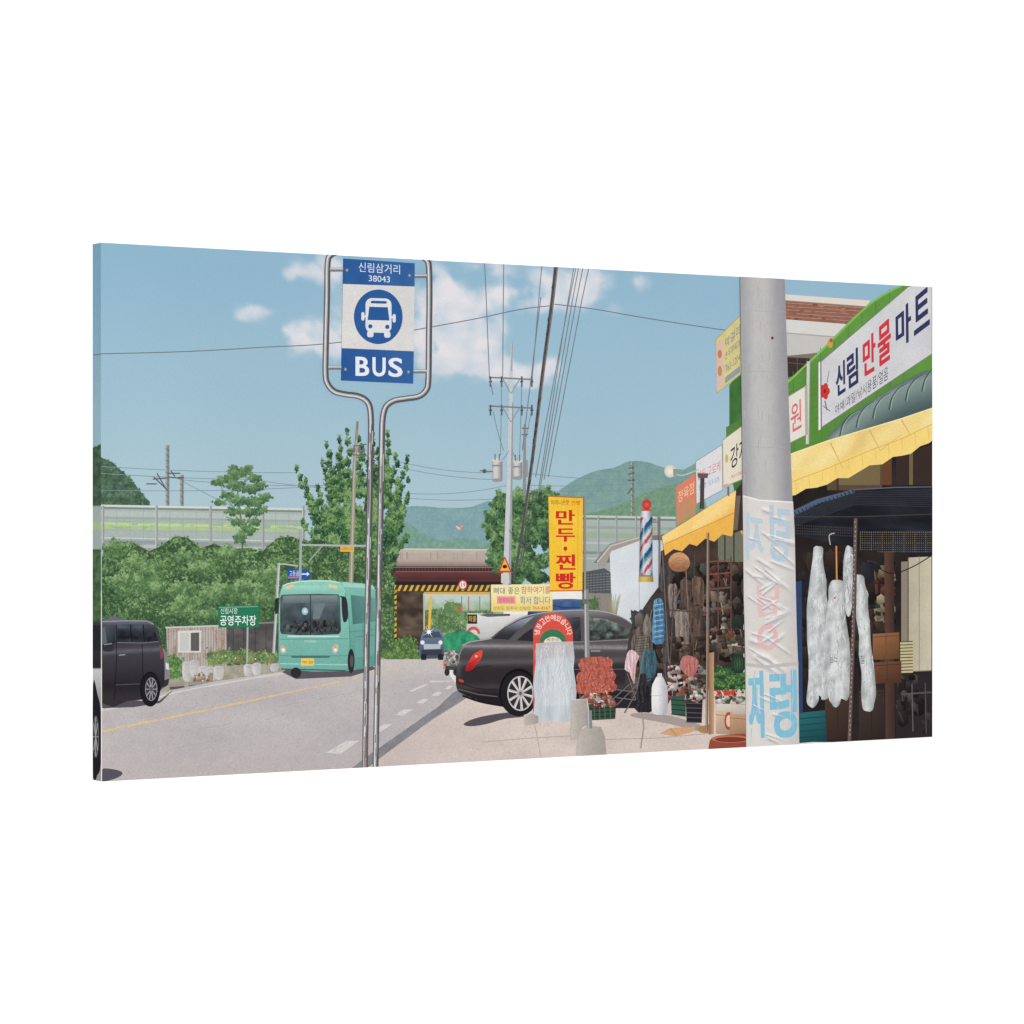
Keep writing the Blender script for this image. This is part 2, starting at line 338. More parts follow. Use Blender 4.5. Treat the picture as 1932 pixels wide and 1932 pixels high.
# ---------------------------------------------------------------- bushes and verge
bu=P('printed_bushes','dense green hedge on the embankment behind the road',m='printed_canvas_rough')
bo=[(190,1052),(196,1034),(222,1022),(250,1024),(280,1040),(302,1030),(328,1012),(352,1014),(376,1034),(402,1026),(430,1036),(470,1034),(494,1040),(520,1016),(548,1012),(572,1022),(600,1018),(640,1030),(700,1040),(742,1090),(742,1245),(560,1252),(300,1262),(190,1262)]
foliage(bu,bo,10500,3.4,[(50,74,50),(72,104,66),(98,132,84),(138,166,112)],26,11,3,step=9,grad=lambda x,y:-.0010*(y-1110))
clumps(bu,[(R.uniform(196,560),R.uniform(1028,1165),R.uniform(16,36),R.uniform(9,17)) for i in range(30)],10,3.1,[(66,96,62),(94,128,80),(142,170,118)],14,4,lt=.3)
vg=P('printed_roadside_ground','sandy verge beyond the road',m='printed_canvas_rough')
A(vg,[(190,1240),(310,1262),(420,1252),(525,1245),(700,1238),(860,1238),(860,1262),(190,1330)],lambda x,y:mixc((180,170,156),(146,144,122),.5+fb(x,y,12,3)),8)
sh=P('printed_shed','low rusty corrugated metal shed behind the left verge')
A(sh,[(312,1184),(425,1180),(426,1262),(314,1266)],lambda x,y:mixc((180,173,167),(156,118,98),sm(.3,.75,.35+.6*fb(x*2,y*.4,14,6)+.12*math.sin(x*.9))),3.5)
A(sh,[(425,1178),(522,1174),(524,1250),(426,1256)],lambda x,y:mixc((74,70,72),(100,94,92),.5+fb(x,y,12,2)),8)
for x in range(316,424,5): L(sh,[(x,1184),(x,1262)],1,(140,126,116))
L(sh,[(310,1184),(426,1180)],3,(196,196,192));L(sh,[(425,1178),(522,1174)],3,(130,126,122))
for x in (438,458,480,500): L(sh,[(x,1180),(x,1250)],1.2,(56,54,58))
sw=P('window','white framed shed window',sh);A(sw,[(334,1190),(377,1189),(377,1231),(334,1231)],(214,212,206));A(sw,[(338,1194),(355,1194),(355,1228),(338,1228)],(196,196,190));A(sw,[(358,1194),(374,1193),(374,1228),(358,1228)],(92,88,86))
vp=P('printed_plants','leafy plants growing along the verge',m='printed_canvas_rough')
foliage(vp,[(314,1238),(326,1234),(342,1246),(346,1276),(316,1280)],420,2.7,[(66,92,56),(98,136,78),(142,172,110)],10,4)
foliage(vp,[(388,1232),(420,1226),(470,1230),(522,1232),(522,1248),(390,1254)],800,2.6,[(78,102,64),(112,140,86),(158,176,118)],10,5)
foliage(vp,[(745,1210),(770,1198),(785,1220),(788,1242),(730,1245),(715,1238)],560,2.9,[(60,86,50),(92,126,70),(134,164,100)],10,6)
for i in range(16): E(vp,R.uniform(392,520),R.uniform(1232,1248),1.5,1.5,R.choice([(196,80,70),(226,120,90),(230,220,210)]),8)
for i,(x,y,w,h) in enumerate([(342,1248,17,34),(356,1245,18,30),(372,1256,20,26),(386,1258,20,24),(402,1256,18,24),(458,1252,16,22),(474,1250,16,22),(508,1252,15,14)]):
    q=P('printed_planter','white sack planter on the verge, number %d of eight from the left'%(i+1))
    A(q,smooth([(x,y+4),(x+w*.5,y),(x+w,y+3),(x+w*.9,y+h),(x+w*.12,y+h)],3),lambda a,b:mixc((226,224,220),(168,166,166),.4+.3*fb(a*2,b*.5,9,i)+.4*(a-x)/w),5)
    L(q,[(x+2,y+5),(x+w-2,y+4)],1.4,(176,172,168))
for i,(x,y) in enumerate(((316,1290),(352,1287),(372,1284))):
    q=P('printed_kerb_stone','low concrete kerb block beside the planters, number %d from the left'%(i+1));A(q,[(x,y),(x+28,y-2),(x+30,y+6),(x+2,y+9)],(150,142,136));A(q,[(x+2,y+6),(x+30,y+4),(x+31,y+8),(x+3,y+11)],(84,80,80))
q=P('printed_rubble','heap of tan rubble by the planters');clutter(q,(360,1272,400,1286),20,7,[(198,168,140),(170,150,130),(214,204,190)])
# ---------------------------------------------------------------- road
rd=P('printed_road','pale grey asphalt road running to the underpass')
def road(x,y):
    c=mixc((190,183,183),(178,171,173),.5+.7*fb(x,y*3.5,150,3)+.12*fb(x,y,8,2));c=mixc(c,(198,190,186),sm(1300,1240,y));c=mixc(c,(186,175,173),sm(1380,1460,y)*.6)
    return c
A(rd,[(188,1338),(250,1324),(320,1302),(400,1286),(520,1268),(640,1252),(720,1244),(862,1243),(838,1262),(858,1290),(875,1310),(628,1480),(188,1480)],road,8)
for i in range(10):
    x=R.uniform(250,620);y=R.uniform(1310,1440);L(rd,[(x,y),(x+R.uniform(40,120),y-R.uniform(8,26))],1,(171,164,167))
for i in range(700):
    x=R.uniform(195,850);y=R.uniform(1275,1470)
    if inside([(188,1345),(400,1292),(640,1262),(840,1262),(860,1300),(628,1475),(188,1475)],x,y): L(rd,[(x,y),(x+R.uniform(1,4),y)],1,R.choice([(168,161,165),(200,194,192),(160,152,156)]))
L(rd,smooth([(190,1340),(260,1326),(330,1306),(420,1289),(520,1272),(620,1258)],4,False),2.4,(212,206,200))
yl=P('yellow_lane_line','worn yellow centre line',rd)
L(yl,smooth([(192,1380),(260,1365),(340,1349),(430,1330),(520,1311),(600,1294),(640,1286)],4,False),4.2,(222,190,132),2.2)
L(yl,[(640,1286),(700,1272),(760,1262)],2.2,(206,186,146),1.4)
for i in range(40):
    x=R.uniform(200,600);y=1380-(x-192)*.212;L(yl,[(x,y+R.uniform(-2,2)),(x+R.uniform(5,14),y-2)],1,(190,178,168))
dl=P('white_dashed_line','faded white parking line along the gutter',rd)
for pts in [[(612,1420),(650,1398),(676,1397),(640,1422)],[(742,1348),(760,1338),(776,1338),(758,1350)],[(782,1326),(796,1318),(808,1318),(796,1327)],[(812,1312),(822,1305),(832,1306),(824,1313)],[(836,1300),(844,1293),(851,1294),(846,1300)],[(700,1380),(722,1366),(738,1366),(716,1380)],[(810,1284),(846,1284),(846,1287),(808,1287)],[(770,1303),(800,1290),(806,1291),(776,1305)]]:
    A(dl,pts,(211,205,202))
for i in range(60):
    x=R.uniform(615,840);y=1420-(x-615)*.56+R.uniform(-12,6);L(dl,[(x,y),(x+R.uniform(3,8),y-2)],1.2,(182,175,176))
gt=P('gutter','darker grey gutter strip beside the pavement',rd)
A(gt,[(622,1480),(688,1428),(760,1378),(826,1332),(852,1307),(866,1300),(884,1312),(862,1326),(812,1357),(756,1398),(700,1440),(660,1480)],lambda x,y:mixc((140,138,142),(120,118,124),.5+.6*fb(x,y,12,4)),7)
pv=P('printed_pavement','sunlit beige concrete pavement in front of the shops')
def pave(x,y):
    c=mixc((219,203,193),(204,188,180),.5+.7*fb(x,y*2.5,90,8)+.2*fb(x,y,9,3));return mixc(c,(187,175,173),sm(1000,700,x)*.5)
A(pv,[(658,1480),(700,1441),(756,1399),(812,1358),(862,1327),(884,1313),(862,1302),(870,1290),(1420,1290),(1420,1480)],pave,8)
for i in range(360):
    x=R.uniform(880,1400);y=R.uniform(1335,1425);L(pv,[(x,y),(x+R.uniform(1,4),y)],1,R.choice([(188,172,164),(226,213,203),(174,158,152)]))
for pts in [[(1003,1352),(1010,1385),(1018,1428)],[(1140,1395),(1240,1392),(1330,1384)],[(905,1400),(1000,1392),(1080,1388)]]: L(pv,pts,1.4,(175,158,153))
L(pv,[(1208,1340),(1212,1372),(1206,1412)],3,(158,148,146))
A(pv,smooth([(1200,1345),(1262,1350),(1330,1372),(1326,1382),(1262,1366),(1190,1352)],3),(164,150,146))
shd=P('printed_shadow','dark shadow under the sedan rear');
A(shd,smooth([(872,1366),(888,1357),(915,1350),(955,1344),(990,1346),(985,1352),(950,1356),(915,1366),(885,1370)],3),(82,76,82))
# ---------------------------------------------------------------- far vehicles
su=P('printed_suv','distant blue suv with lights on under the bridge')
V2(su,smooth([(791,1205),(797,1190),(806,1187),(826,1187),(834,1200),(836,1225),(833,1240),(792,1241),(789,1225)],3),(112,128,150),(66,78,102))
w=P('windshield',None,su);A(w,[(796,1203),(800,1192),(826,1191),(832,1203)],(66,78,94))
w=P('grille',None,su);A(w,[(797,1215),(830,1215),(828,1224),(798,1225)],(176,186,196));A(w,[(793,1226),(833,1225),(831,1236),(794,1237)],(54,60,72))
for x in (797,829): w=P('wheel',None,su);A(w,[(x-5,1234),(x+5,1234),(x+5,1245),(x-5,1245)],(34,34,38))
for x in (795,829): w=P('headlight',None,su);E(w,x,1212,4,4,(224,232,236))
w=P('sun_glint','bright sun glint on the suv roof',su)
for a in range(0,8):
    an=a*math.pi/4+.2;L(w,[(807,1192),(807+math.cos(an)*(12 if a%2 else 7),1192+math.sin(an)*(12 if a%2 else 7))],1.8,(222,227,228),.3)
E(w,807,1192,3.6,3.6,(250,250,246))
tk_=P('printed_truck','white box truck parked beyond the sedan')
A(tk_,[(882,1157),(1000,1160),(1010,1175),(1005,1205),(880,1208)],[(226,224,222),(222,220,218),(210,208,206),(190,188,186),(186,184,184)])
w=P('cab_window',None,tk_);A(w,[(902,1160),(918,1158),(962,1158),(962,1162),(920,1164)],(90,92,100));w=P('cab_door',None,tk_);A(w,[(880,1178),(903,1180),(903,1198),(880,1200)],(206,204,200))
w=P('truck_sign','black sign with yellow lettering on the truck',tk_);A(w,[(882,1159),(900,1159),(900,1177),(882,1177)],(48,44,40));T(w,'화물',(884,1162,898,1173),(228,190,80))
w=P('red_emblem','red arch emblem',tk_);E(w,893,1196,13,14,(206,86,80),16,None,math.pi,2*math.pi);E(w,893,1196,8,8,(224,208,204),16,None,math.pi,2*math.pi)
ct_=P('printed_cart_truck','small flatbed truck loaded with goods under green tarp')
A(ct_,[(836,1222),(868,1222),(864,1254),(836,1254)],(196,192,188));A(ct_,[(834,1246),(866,1246),(866,1262),(834,1262)],(150,148,148));A(ct_,[(838,1256),(862,1256),(862,1264),(838,1264)],(66,64,68))
clutter(ct_,(836,1222,866,1252),20,8,[(206,202,196),(120,116,112),(166,160,156)])
w=P('tail_light',None,ct_);A(w,[(834,1252),(841,1252),(841,1256),(834,1256)],(206,70,50))
w=P('license_plate',None,ct_);A(w,[(846,1253),(858,1253),(858,1257),(846,1257)],(70,110,80))
for x in (841,858): w=P('wheel',None,ct_);E(w,x,1268,5,7,(46,44,48))
w=P('tarp','bright green tarpaulin',ct_);A(w,smooth([(836,1200),(852,1193),(880,1190),(892,1196),(905,1208),(890,1224),(838,1226)],2),lambda x,y:mixc((34,122,84),(70,166,118),.5+.9*fb(x*1.6,y*.6,12,3)),4)
cb=P('printed_truck_cab','blue tarped truck behind the dark sedan')
A(cb,smooth([(995,1160),(1005,1138),(1040,1131),(1100,1131),(1130,1140),(1142,1158),(1130,1166),(1000,1172)],3),lambda x,y:mixc((42,68,116),(80,110,150),.5+.7*fb(x*.5,y,12,6)-.3*(y-1150)/20),5)
L(cb,[(1010,1140),(1040,1152),(1110,1150)],1.6,(116,146,182));L(cb,[(1020,1136),(1060,1146),(1126,1146)],1.2,(34,50,86))
bn=P('printed_banner','yellow roadside banner with pink and blue lettering')
A(bn,[(925,1103),(1042,1102),(1042,1153),(927,1154)],lambda x,y:mixc((240,229,166),(236,206,112),sm(1118,1150,y)*.9+.1*fb(x,y,20,2)),6)
T(bn,'뼈대 좋은',(931,1108,980,1121),(78,88,120));T(bn,'참하여기를',(983,1106,1038,1120),(212,96,130),.01)
A(bn,[(937,1125),(972,1125),(972,1139),(937,1139)],(232,150,150));T(bn,'행복마을',(940,1128,969,1137),(196,90,120));T(bn,'확서 합니다',(981,1125,1038,1140),(82,104,168))
T(bn,'강원도 원주시 신림면',(930,1144,1000,1151),(60,130,90));T(bn,'763-4567',(1004,1144,1038,1150),(200,80,80))
L(bn,[(925,1103),(925,1156)],2,(120,110,100))
wb=P('printed_white_building','small white walled house behind the sedan')
A(wb,[(1120,1062),(1150,1026),(1206,1013),(1255,1008),(1262,1060)],(118,116,116))
A(wb,[(1150,1040),(1207,1018),(1262,1020),(1262,1200),(1206,1190),(1155,1165)],lambda x,y:mixc((220,225,228),(198,205,212),.3+.35*fb(x,y,40,2)+sm(1200,1250,x)*.6),9)
L(wb,[(1206,1020),(1206,1190)],1.6,(176,184,190))
w=P('roof_edge','grey sloping roof edge',wb);A(w,[(1125,1060),(1150,1027),(1206,1013),(1207,1020),(1153,1040),(1140,1072)],(162,154,146));L(w,[(1127,1060),(1152,1030),(1206,1014)],2,(206,198,188))
w=P('tiled_roof','dark tiled lower roof',wb);A(w,[(1098,1080),(1140,1072),(1152,1080),(1152,1120),(1098,1118)],(84,88,92))
for i in range(7): L(w,[(1098,1086+i*5),(1150,1082+i*5)],1.2,(128,130,132))
for i in range(8): L(w,[(1100+i*6,1080),(1100+i*6,1118)],.9,(60,62,66))
A(w,[(1098,1118),(1154,1120),(1154,1162),(1098,1150)],(140,132,124))
foliage(wb,[(1098,1135),(1128,1128),(1130,1150),(1098,1150)],120,2.4,[(60,90,54),(110,140,90)],8,3)
for i in range(12): L(wb,[(1152+i,1160),(1146+i*2.2,1128+R.uniform(-8,8))],1,(150,146,110))
# ---------------------------------------------------------------- utility pole with transformers
up=P('printed_utility_pole','tall pale utility pole with crossarms and transformers')
L(up,[(965,648),(963,760),(961,900),(955,1104)],4,(196,200,202),14)
L(up,[(964,760),(962,900),(958,1104)],2.2,(150,156,160),5,off=-3)
L(up,[(966,648),(965,700)],1.6,(130,140,146))
for y in (716,770):
    w=P('crossarm',None,up);L(w,[(922,y-4),(1005,y)],2.8,(118,124,130));L(w,[(948,y-2),(963,y+26)],1.6,(140,146,150));L(w,[(980,y),(964,y+26)],1.6,(140,146,150))
    for x in (925,946,984,1003):
        w=P('insulator',None,up);L(w,[(x,y-6),(x,y+14)],3,(92,84,90));L(w,[(x-3,y+4),(x+3,y+4)],2.2,(70,62,70))
for (x,y0,y1,rw) in ((938,868,906,10),(976,870,902,9)):
    w=P('transformer','grey cylindrical transformer on the %s side of the pole'%('left' if x<950 else 'right'),up)
    A(w,[(x-rw,y0),(x+rw,y0),(x+rw,y1),(x-rw,y1)],lambda a,b:mixc((212,210,204),(138,138,140),abs((a-x)/rw+.25)**1.5),3);E(w,x,y0,rw,3.5,(206,206,202));E(w,x,y1,rw,3.5,(150,150,150));A(w,[(x-rw,y0+9),(x+rw,y0+9),(x+rw,y0+12),(x-rw,y0+12)],(138,136,138))
    for k in (-4,4): L(w,[(x+k,y0),(x+k,y0-12)],2,(110,104,108))
w=P('junction_box',None,up);A(w,[(988,868),(996,868),(996,900),(988,900)],(150,148,146))
w=P('crossarm',None,up);L(w,[(905,888),(930,890)],2,(92,96,100));E(w,914,889,4,4,(90,88,92))
for a,b in (((946,720),(944,860)),((984,720),(980,860)),((930,776),(950,850)),((1002,776),(985,850)),((960,850),(940,868)),((966,850),(980,868))): L(up,sag(a,b,6,8),1,(118,124,130))
w=P('warning_sign','orange triangular warning sign on the pole',up);A(w,[(952,1049),(966,1080),(939,1080)],(196,62,50));A(w,[(952,1054),(961.5,1077),(943,1077)],(240,176,70));E(w,952,1069,4.5,3.5,(50,40,38));A(w,[(945,1082),(960,1082),(960,1100),(945,1100)],(206,202,196))
u2=P('printed_utility_pole','thinner grey utility pole just behind the transformer pole');L(u2,[(990,800),(989,935)],4,(140,140,140),6);L(u2,[(984,808),(997,808)],2,(100,100,104));L(u2,[(984,820),(996,820)],2,(100,100,104))
u3=P('printed_utility_pole','wooden coloured utility pole in the feathery tree');L(u3,[(673,795),(667,880),(660,1100)],4,(150,142,124),9);L(u3,[(672,830),(668,880),(662,1100)],1.4,(186,178,160),3,off=1.5)
w=P('crossarm',None,u3);L(w,[(664,842),(690,838)],2.2,(110,104,96));L(w,[(662,858),(690,860)],2.2,(110,104,96));L(w,[(672,795),(673,810)],2,(120,116,110))
for x in (666,676,686): E(w,x,849,3,5,(120,110,104))
w=P('yellow_notice',None,u3);A(w,[(640,1030),(666,1030),(666,1041),(640,1041)],(232,178,66));T(w,'서행하시오',(642,1032,664,1039),(160,90,40))
cbL=P('printed_cables','overhead cables running from the top edge to the poles')
for a,b in (((914,490),(923,712)),((950,490),(948,712)),((1022,495),(1004,712)),((1082,500),(1013,942)),((1091,500),(1018,925)),((1099,500),(1026,905)),((1110,500),(1034,900)),((1086,500),(1010,900)),((923,712),(930,745)),((1020,560),(985,850))): L(cbL,sag(a,b,0,6),1.5,(118,124,134))
L(cbL,smooth([(1049,498),(1040,580),(1024,700),(1006,850),(994,940),(985,1000),(975,1060),(968,1095)],5,False),7.5,(84,78,80),4)
L(cbL,smooth([(1051,498),(1042,580),(1026,700),(1008,850),(996,940),(987,1000)],5,False),2,(130,116,112),1.5)
for i in range(40):
    t=R.random();x=1048-52*t+R.uniform(-2,2);y=505+425*t;L(cbL,[(x,y),(x-2,y+9)],1.4,(54,50,54))
for dx in (0,7,14): L(cbL,sag((1000+dx,930),(975+dx*.5,1070),-3,8),1.3,(80,80,84))
L(cbL,smooth([(960,1000),(985,1030),(1008,1020)],5,False),1.5,(96,96,96))
# ---------------------------------------------------------------- signs left
gs=P('printed_parking_sign','green rectangular road sign with white lettering on a thin post')
L(gs,[(465,1183),(464,1250)],3.4,(170,172,170));A(gs,[(409,1143),(486,1141),(486,1183),(410,1184)],(38,116,84));A(gs,[(411,1145),(484,1143),(484,1145),(411,1147)],(110,170,140))
T(gs,'신림시장',(414,1147,446,1158),(222,236,226));T(gs,'공영주차장',(413,1161,481,1180),(238,244,240),.01)
bs_=P('printed_direction_sign','blue arrow shaped direction sign above the bus')
L(bs_,[(524,1062),(514,1232)],5,(170,176,176));L(bs_,[(525,1062),(515,1232)],1.5,(206,210,208));L(bs_,smooth([(522,1072),(528,1064),(560,1068)],4,False),3,(176,180,180))
A(bs_,[(540,1073),(576,1074),(586,1083),(577,1093),(540,1092)],(42,84,160));T(bs_,'고등골',(544,1077,562,1087),(226,234,244));L(bs_,[(565,1083),(578,1083)],2.5,(226,234,244));A(bs_,[(577,1079),(582,1083),(577,1087)],(226,234,244));A(bs_,[(541,1088),(560,1088),(560,1091),(541,1091)],(190,120,130))
ap=P('printed_sign_gantry','grey overhead arm post behind the bus');L(ap,[(566,1000),(564,1100)],5,(160,166,166));L(ap,[(566,1028),(690,1030)],3.6,(172,178,176));L(ap,[(580,1060),(606,1030)],2,(160,166,164))
# ---------------------------------------------------------------- bus
bz=P('printed_bus','mint green coach driving towards the camera')
A(bz,[(540,1262),(700,1255),(706,1262),(660,1276),(556,1281),(530,1268)],(88,82,88))
A(bz,[(638,1097),(680,1100),(702,1105),(706,1112),(707,1255),(690,1260),(655,1266),(640,1266)],lambda x,y:mixc((122,184,168),(90,148,138),sm(1090,1260,y)+sm(700,650,x)*-.1),7)
bo_=[(523,1246),(524,1150),(527,1116),(531,1104),(540,1100),(562,1096),(590,1094),(622,1095),(638,1098),(645,1105),(649,1116),(655,1160),(658,1215),(656,1258),(648,1266),(590,1267),(534,1262),(525,1256)]
A(bz,bo_,lambda x,y:mixc((138,202,182),(112,172,160),sm(1100,1262,y)+.06*fb(x,y,16,2)),5)
A(bz,[(531,1105),(642,1104),(646,1118),(528,1120)],[(160,214,196),(148,206,188),(128,190,174),(128,190,174)]);L(bz,[(532,1105),(540,1101),(562,1097),(590,1095.5),(622,1096),(638,1099)],2,(200,230,218))
A(bz,[(642,1098),(700,1104),(705,1111),(646,1107)],(162,206,192));L(bz,[(649,1118),(656,1170),(658,1215),(656,1256)],1.6,(86,138,128))
w=P('roof_light','orange roof marker light at the left of the roof',bz);A(w,[(538,1106),(551,1102),(551,1108),(539,1111)],(238,196,140))
w=P('roof_light','orange roof marker light at the right of the roof',bz);A(w,[(618,1102),(633,1105),(635,1110),(618,1108)],(238,196,140))
w=P('windshield','dark panoramic windshield',bz)
A(w,[(529,1122),(545,1121),(600,1120),(636,1121),(639,1126),(641,1190),(637,1196),(600,1198),(560,1198),(529,1196),(526,1190),(526,1128)],lambda x,y:mixc((46,56,62),(98,110,114),.25+.5*fb(x,y,24,4)+.5*sm(1185,1130,y)),5)
A(w,[(532,1124),(634,1123),(635,1136),(530,1138)],[(126,140,142),(126,140,142),(94,108,112),(94,108,112)]);clutter(w,(532,1170,636,1193),26,8,[(44,50,54),(74,80,80),(92,94,90),(54,50,56)])
A(w,[(590,1138),(612,1138),(600,1168),(588,1168)],(108,122,124));L(w,[(583,1122),(584,1197)],1.6,(36,42,46));E(w,573,1153,6,7,(150,190,202));E(w,573,1153,3.5,4,(196,220,224))
L(w,[(555,1196),(573,1172)],1.8,(26,30,32));L(w,[(606,1196),(590,1174)],1.8,(26,30,32));L(w,[(573,1172),(584,1196)],1,(26,30,32))
w=P('front_panel','lower front panel with grille seam',bz);L(w,[(527,1206),(656,1205)],1.4,(92,148,138));A(w,[(540,1199),(638,1199),(638,1202),(540,1202)],(190,222,212));L(w,[(525,1237),(656,1237)],1.6,(94,150,138));A(w,[(545,1237),(622,1237),(618,1241),(550,1241)],(72,108,104));L(w,[(526,1252),(655,1254)],2,(156,208,194));L(w,[(528,1262),(650,1265)],2.4,(60,92,88))
T(w,'HYUNDAI',(572,1208,594,1212),(206,224,218))
for k,pts in enumerate(([(527,1219),(532,1217),(537,1222),(538,1231),(531,1233),(527,1230)],[(624,1221),(631,1215),(636,1217),(636,1228),(631,1233),(625,1231)])):
    w=P('headlight','headlight on the %s side of the bus front'%('left','right')[k],bz);A(w,pts,(190,184,172));cx=sum(q[0] for q in pts)/6;E(w,cx,1226,3,3.2,(248,236,210),12);E(w,cx,1220,2.1,2,(226,144,80),10)
w=P('license_plate','yellow number plate',bz);A(w,[(566,1242),(590,1242),(590,1256),(566,1256)],(236,196,84));T(w,'70바 1234',(568,1246,588,1252),(90,76,50))
for pts,b2 in (([(516,1132),(523,1130),(523,1152),(517,1158)],0),([(642,1128),(652,1131),(654,1166),(645,1172)],1)):
    w=P('wing_mirror','black wing mirror',bz);A(w,smooth(pts,3),(46,46,52));L(w,[(524,1128),(519,1134)] if not b2 else [(640,1124),(647,1132)],2.6,(40,40,44))
w=P('side_window',None,bz);A(w,[(659,1122),(705,1128),(706,1172),(663,1178)],[(80,124,120),(104,156,146),(92,142,132),(70,112,108)])
w=P('side_door',None,bz);L(w,[(656,1192),(707,1188)],1.4,(84,138,128));A(w,[(666,1202),(704,1199),(704,1236),(668,1240)],(106,162,152));L(w,[(682,1128),(683,1256)],1.3,(80,132,124));L(w,[(666,1202),(704,1199)],1,(76,128,118))
for cx,cy,rx,ry in ((660,1247,6.5,23),(556,1269,10,10)):
    w=P('wheel',None,bz);E(w,cx,cy,rx,ry,(42,40,44));
    if ry>12: E(w,cx+1,cy,rx*.5,ry*.5,(84,82,84))
# ---------------------------------------------------------------- van
cg=P('printed_car','grey car partly hidden behind the black van');A(cg,smooth([(296,1222),(308,1226),(315,1245),(318,1270),(316,1288),(296,1298)],3),(128,126,134));A(cg,[(305,1284),(317,1280),(315,1292),(305,1298)],(50,48,54));w=P('headlight',None,cg);A(w,[(310,1250),(316,1252),(317,1264),(311,1262)],(210,208,206))
va=P('printed_van','black minivan at the left edge')
A(va,[(189,1316),(265,1322),(298,1322),(326,1300),(300,1326),(250,1334),(189,1336)],(80,75,80))
def vanc(x,y):
    t=sm(1222,1320,y);c=mixc((62,59,66),(30,28,33),t);c=mixc(c,(112,112,124),sm(1184,1172,y)*.8);c=mixc(c,(58,54,58),.6*sm(1290,1316,y))
    return mixc(c,(112,112,124),.65*math.exp(-((y-1231+(x-189)*.06)/4.)**2))
A(va,smooth([(189,1172),(240,1170),(278,1171),(289,1178),(297,1192),(302,1210),(306,1228),(308,1250),(308,1284),(300,1304),(289,1316),(240,1322),(189,1326)],2),vanc,4.5)
L(va,[(189,1172.5),(240,1171),(276,1171.5),(288,1178)],1.6,(156,156,168))
w=P('side_window','dark rear side window',va);A(w,[(219,1178),(277,1178),(288,1186),(297,1209),(266,1212),(219,1211)],lambda x,y:mixc((24,26,31),(84,92,104),.2+.4*fb(x,y*2,18,3)+.55*sm(1196,1179,y)),4)
for x in (244,268): L(w,[(x,1178),(x+2,1211)],1.8,(20,20,25))
L(w,[(219,1212),(266,1213),(297,1210)],1.2,(120,120,132))
w=P('front_window','dark front side window',va);A(w,[(189,1182),(214,1179),(216,1212),(189,1226)],[(76,84,94),(60,66,76),(34,36,42),(40,44,50)]);A(w,[(189,1184),(196,1183),(200,1218),(189,1224)],(92,98,106))
w=P('wing_mirror',None,va);A(w,smooth([(191,1216),(206,1212),(213,1218),(210,1228),(194,1228)],3),(48,46,54));L(w,[(194,1216),(209,1214)],1.6,(150,150,160))
w=P('door',None,va);L(w,[(217,1178),(218,1240),(214,1320)],1.2,(18,16,20));L(w,[(216,1292),(262,1290)],1.4,(84,80,90));L(w,[(266,1214),(268,1280)],1.1,(18,16,20))
h=P('handle',None,w);L(h,[(222,1236),(234,1235)],2.4,(140,136,146))
w=P('tail_light',None,va);A(w,[(298,1216),(303,1218),(306,1240),(301,1244)],(120,70,74))
w=P('wheel','rear wheel with alloy rim',va);E(w,281,1300,19,33,(16,15,18));E(w,281,1300,17,31,(26,25,29));h=P('rim',None,w)
E(h,283,1300,11.5,22,(56,54,58))
for k in range(10): a=k*math.pi/5;L(h,[(283,1300),(283+10.5*math.cos(a),1300+20.5*math.sin(a))],1.9,(150,148,152))
RG(h,283,1300,11.5,22,1.3,(146,144,150),28);E(h,283,1300,3,5,(90,88,94))
sv=P('printed_shadow','shadow of the dark car at the lower left corner');A(sv,smooth([(189,1452),(205,1450),(228,1456),(222,1466),(189,1474)],3),(84,78,88))
# ---------------------------------------------------------------- shops
gb=P('printed_shop_building','green fronted two storey shop building on the right')
A(gb,[(1376,726),(1400,700),(1400,710),(1490,850),(1490,930),(1385,930),(1378,812)],(66,112,58))
A(gb,[(1376,726),(1400,720),(1400,1000),(1376,880)],lambda x,y:mixc((56,102,52),(80,126,66),.5+.6*fb(x,y,20,2)),8)
w=P('parapet','brick parapet with cream coping',gb)
A(w,[(1477,562),(1640,572),(1598,612),(1477,606)],lambda x,y:mixc((154,106,88),(134,88,74),.5+.7*fb(x,y,7,3)),5)
for i in range(6): L(w,[(1477,571+i*6.4),(1634-i*8,581+i*6)],.9,(188,156,138))
for i in range(30): x=1482+R.random()*120;y=572+R.random()*28;A(w,[(x,y),(x+8,y+.5),(x+8,y+4),(x,y+3.5)],sc((150,102,84),R.uniform(.8,1.2)))
A(w,[(1477,555),(1642,567),(1636,578),(1477,566)],(226,216,204));L(w,[(1477,567),(1636,579)],1.4,(150,140,132))
w=P('fascia','white fascia band',gb);A(w,[(1477,602),(1600,612),(1560,650),(1545,662),(1477,668)],(216,214,210));A(w,[(1477,626),(1575,634),(1545,662),(1520,672),(1477,674)],(198,196,192));L(w,[(1477,628),(1574,636)],2,(168,164,160))
w=P('upper_wall','shaded upper wall with window',gb);A(w,[(1477,672),(1560,664),(1520,712),(1485,716)],(126,112,104));A(w,[(1484,674),(1528,676),(1522,704),(1486,712)],(58,48,46));L(w,[(1486,684),(1524,688)],1.6,(96,82,78));L(w,[(1504,675),(1504,708)],1.4,(96,82,78))
w=P('green_cladding','bright green cladding panels',gb)
A(w,[(1485,722),(1520,694),(1545,664),(1600,612),(1640,572),(1700,538),(1760,538),(1760,790),(1560,850),(1488,862)],lambda x,y:mixc((106,160,72),(84,134,56),.4+.3*fb(x*2,y*.6,40,2)+sm(600,800,y)*.5),9)
for i in range(9): x=1496+i*26;L(w,[(x,700-i*22),(x+2,850-i*8)],1.1,(74,120,50))
L(w,smooth([(1485,722),(1545,666),(1640,574),(1702,538)],3,False),4,(132,184,94))
for i in range(4): L(w,[(1478,745+i*24),(1548,715+i*24)],1.1,(76,124,52))
E(w,1566,648,5,9,(196,160,80));E(w,1568,642,3,4,(190,80,64))
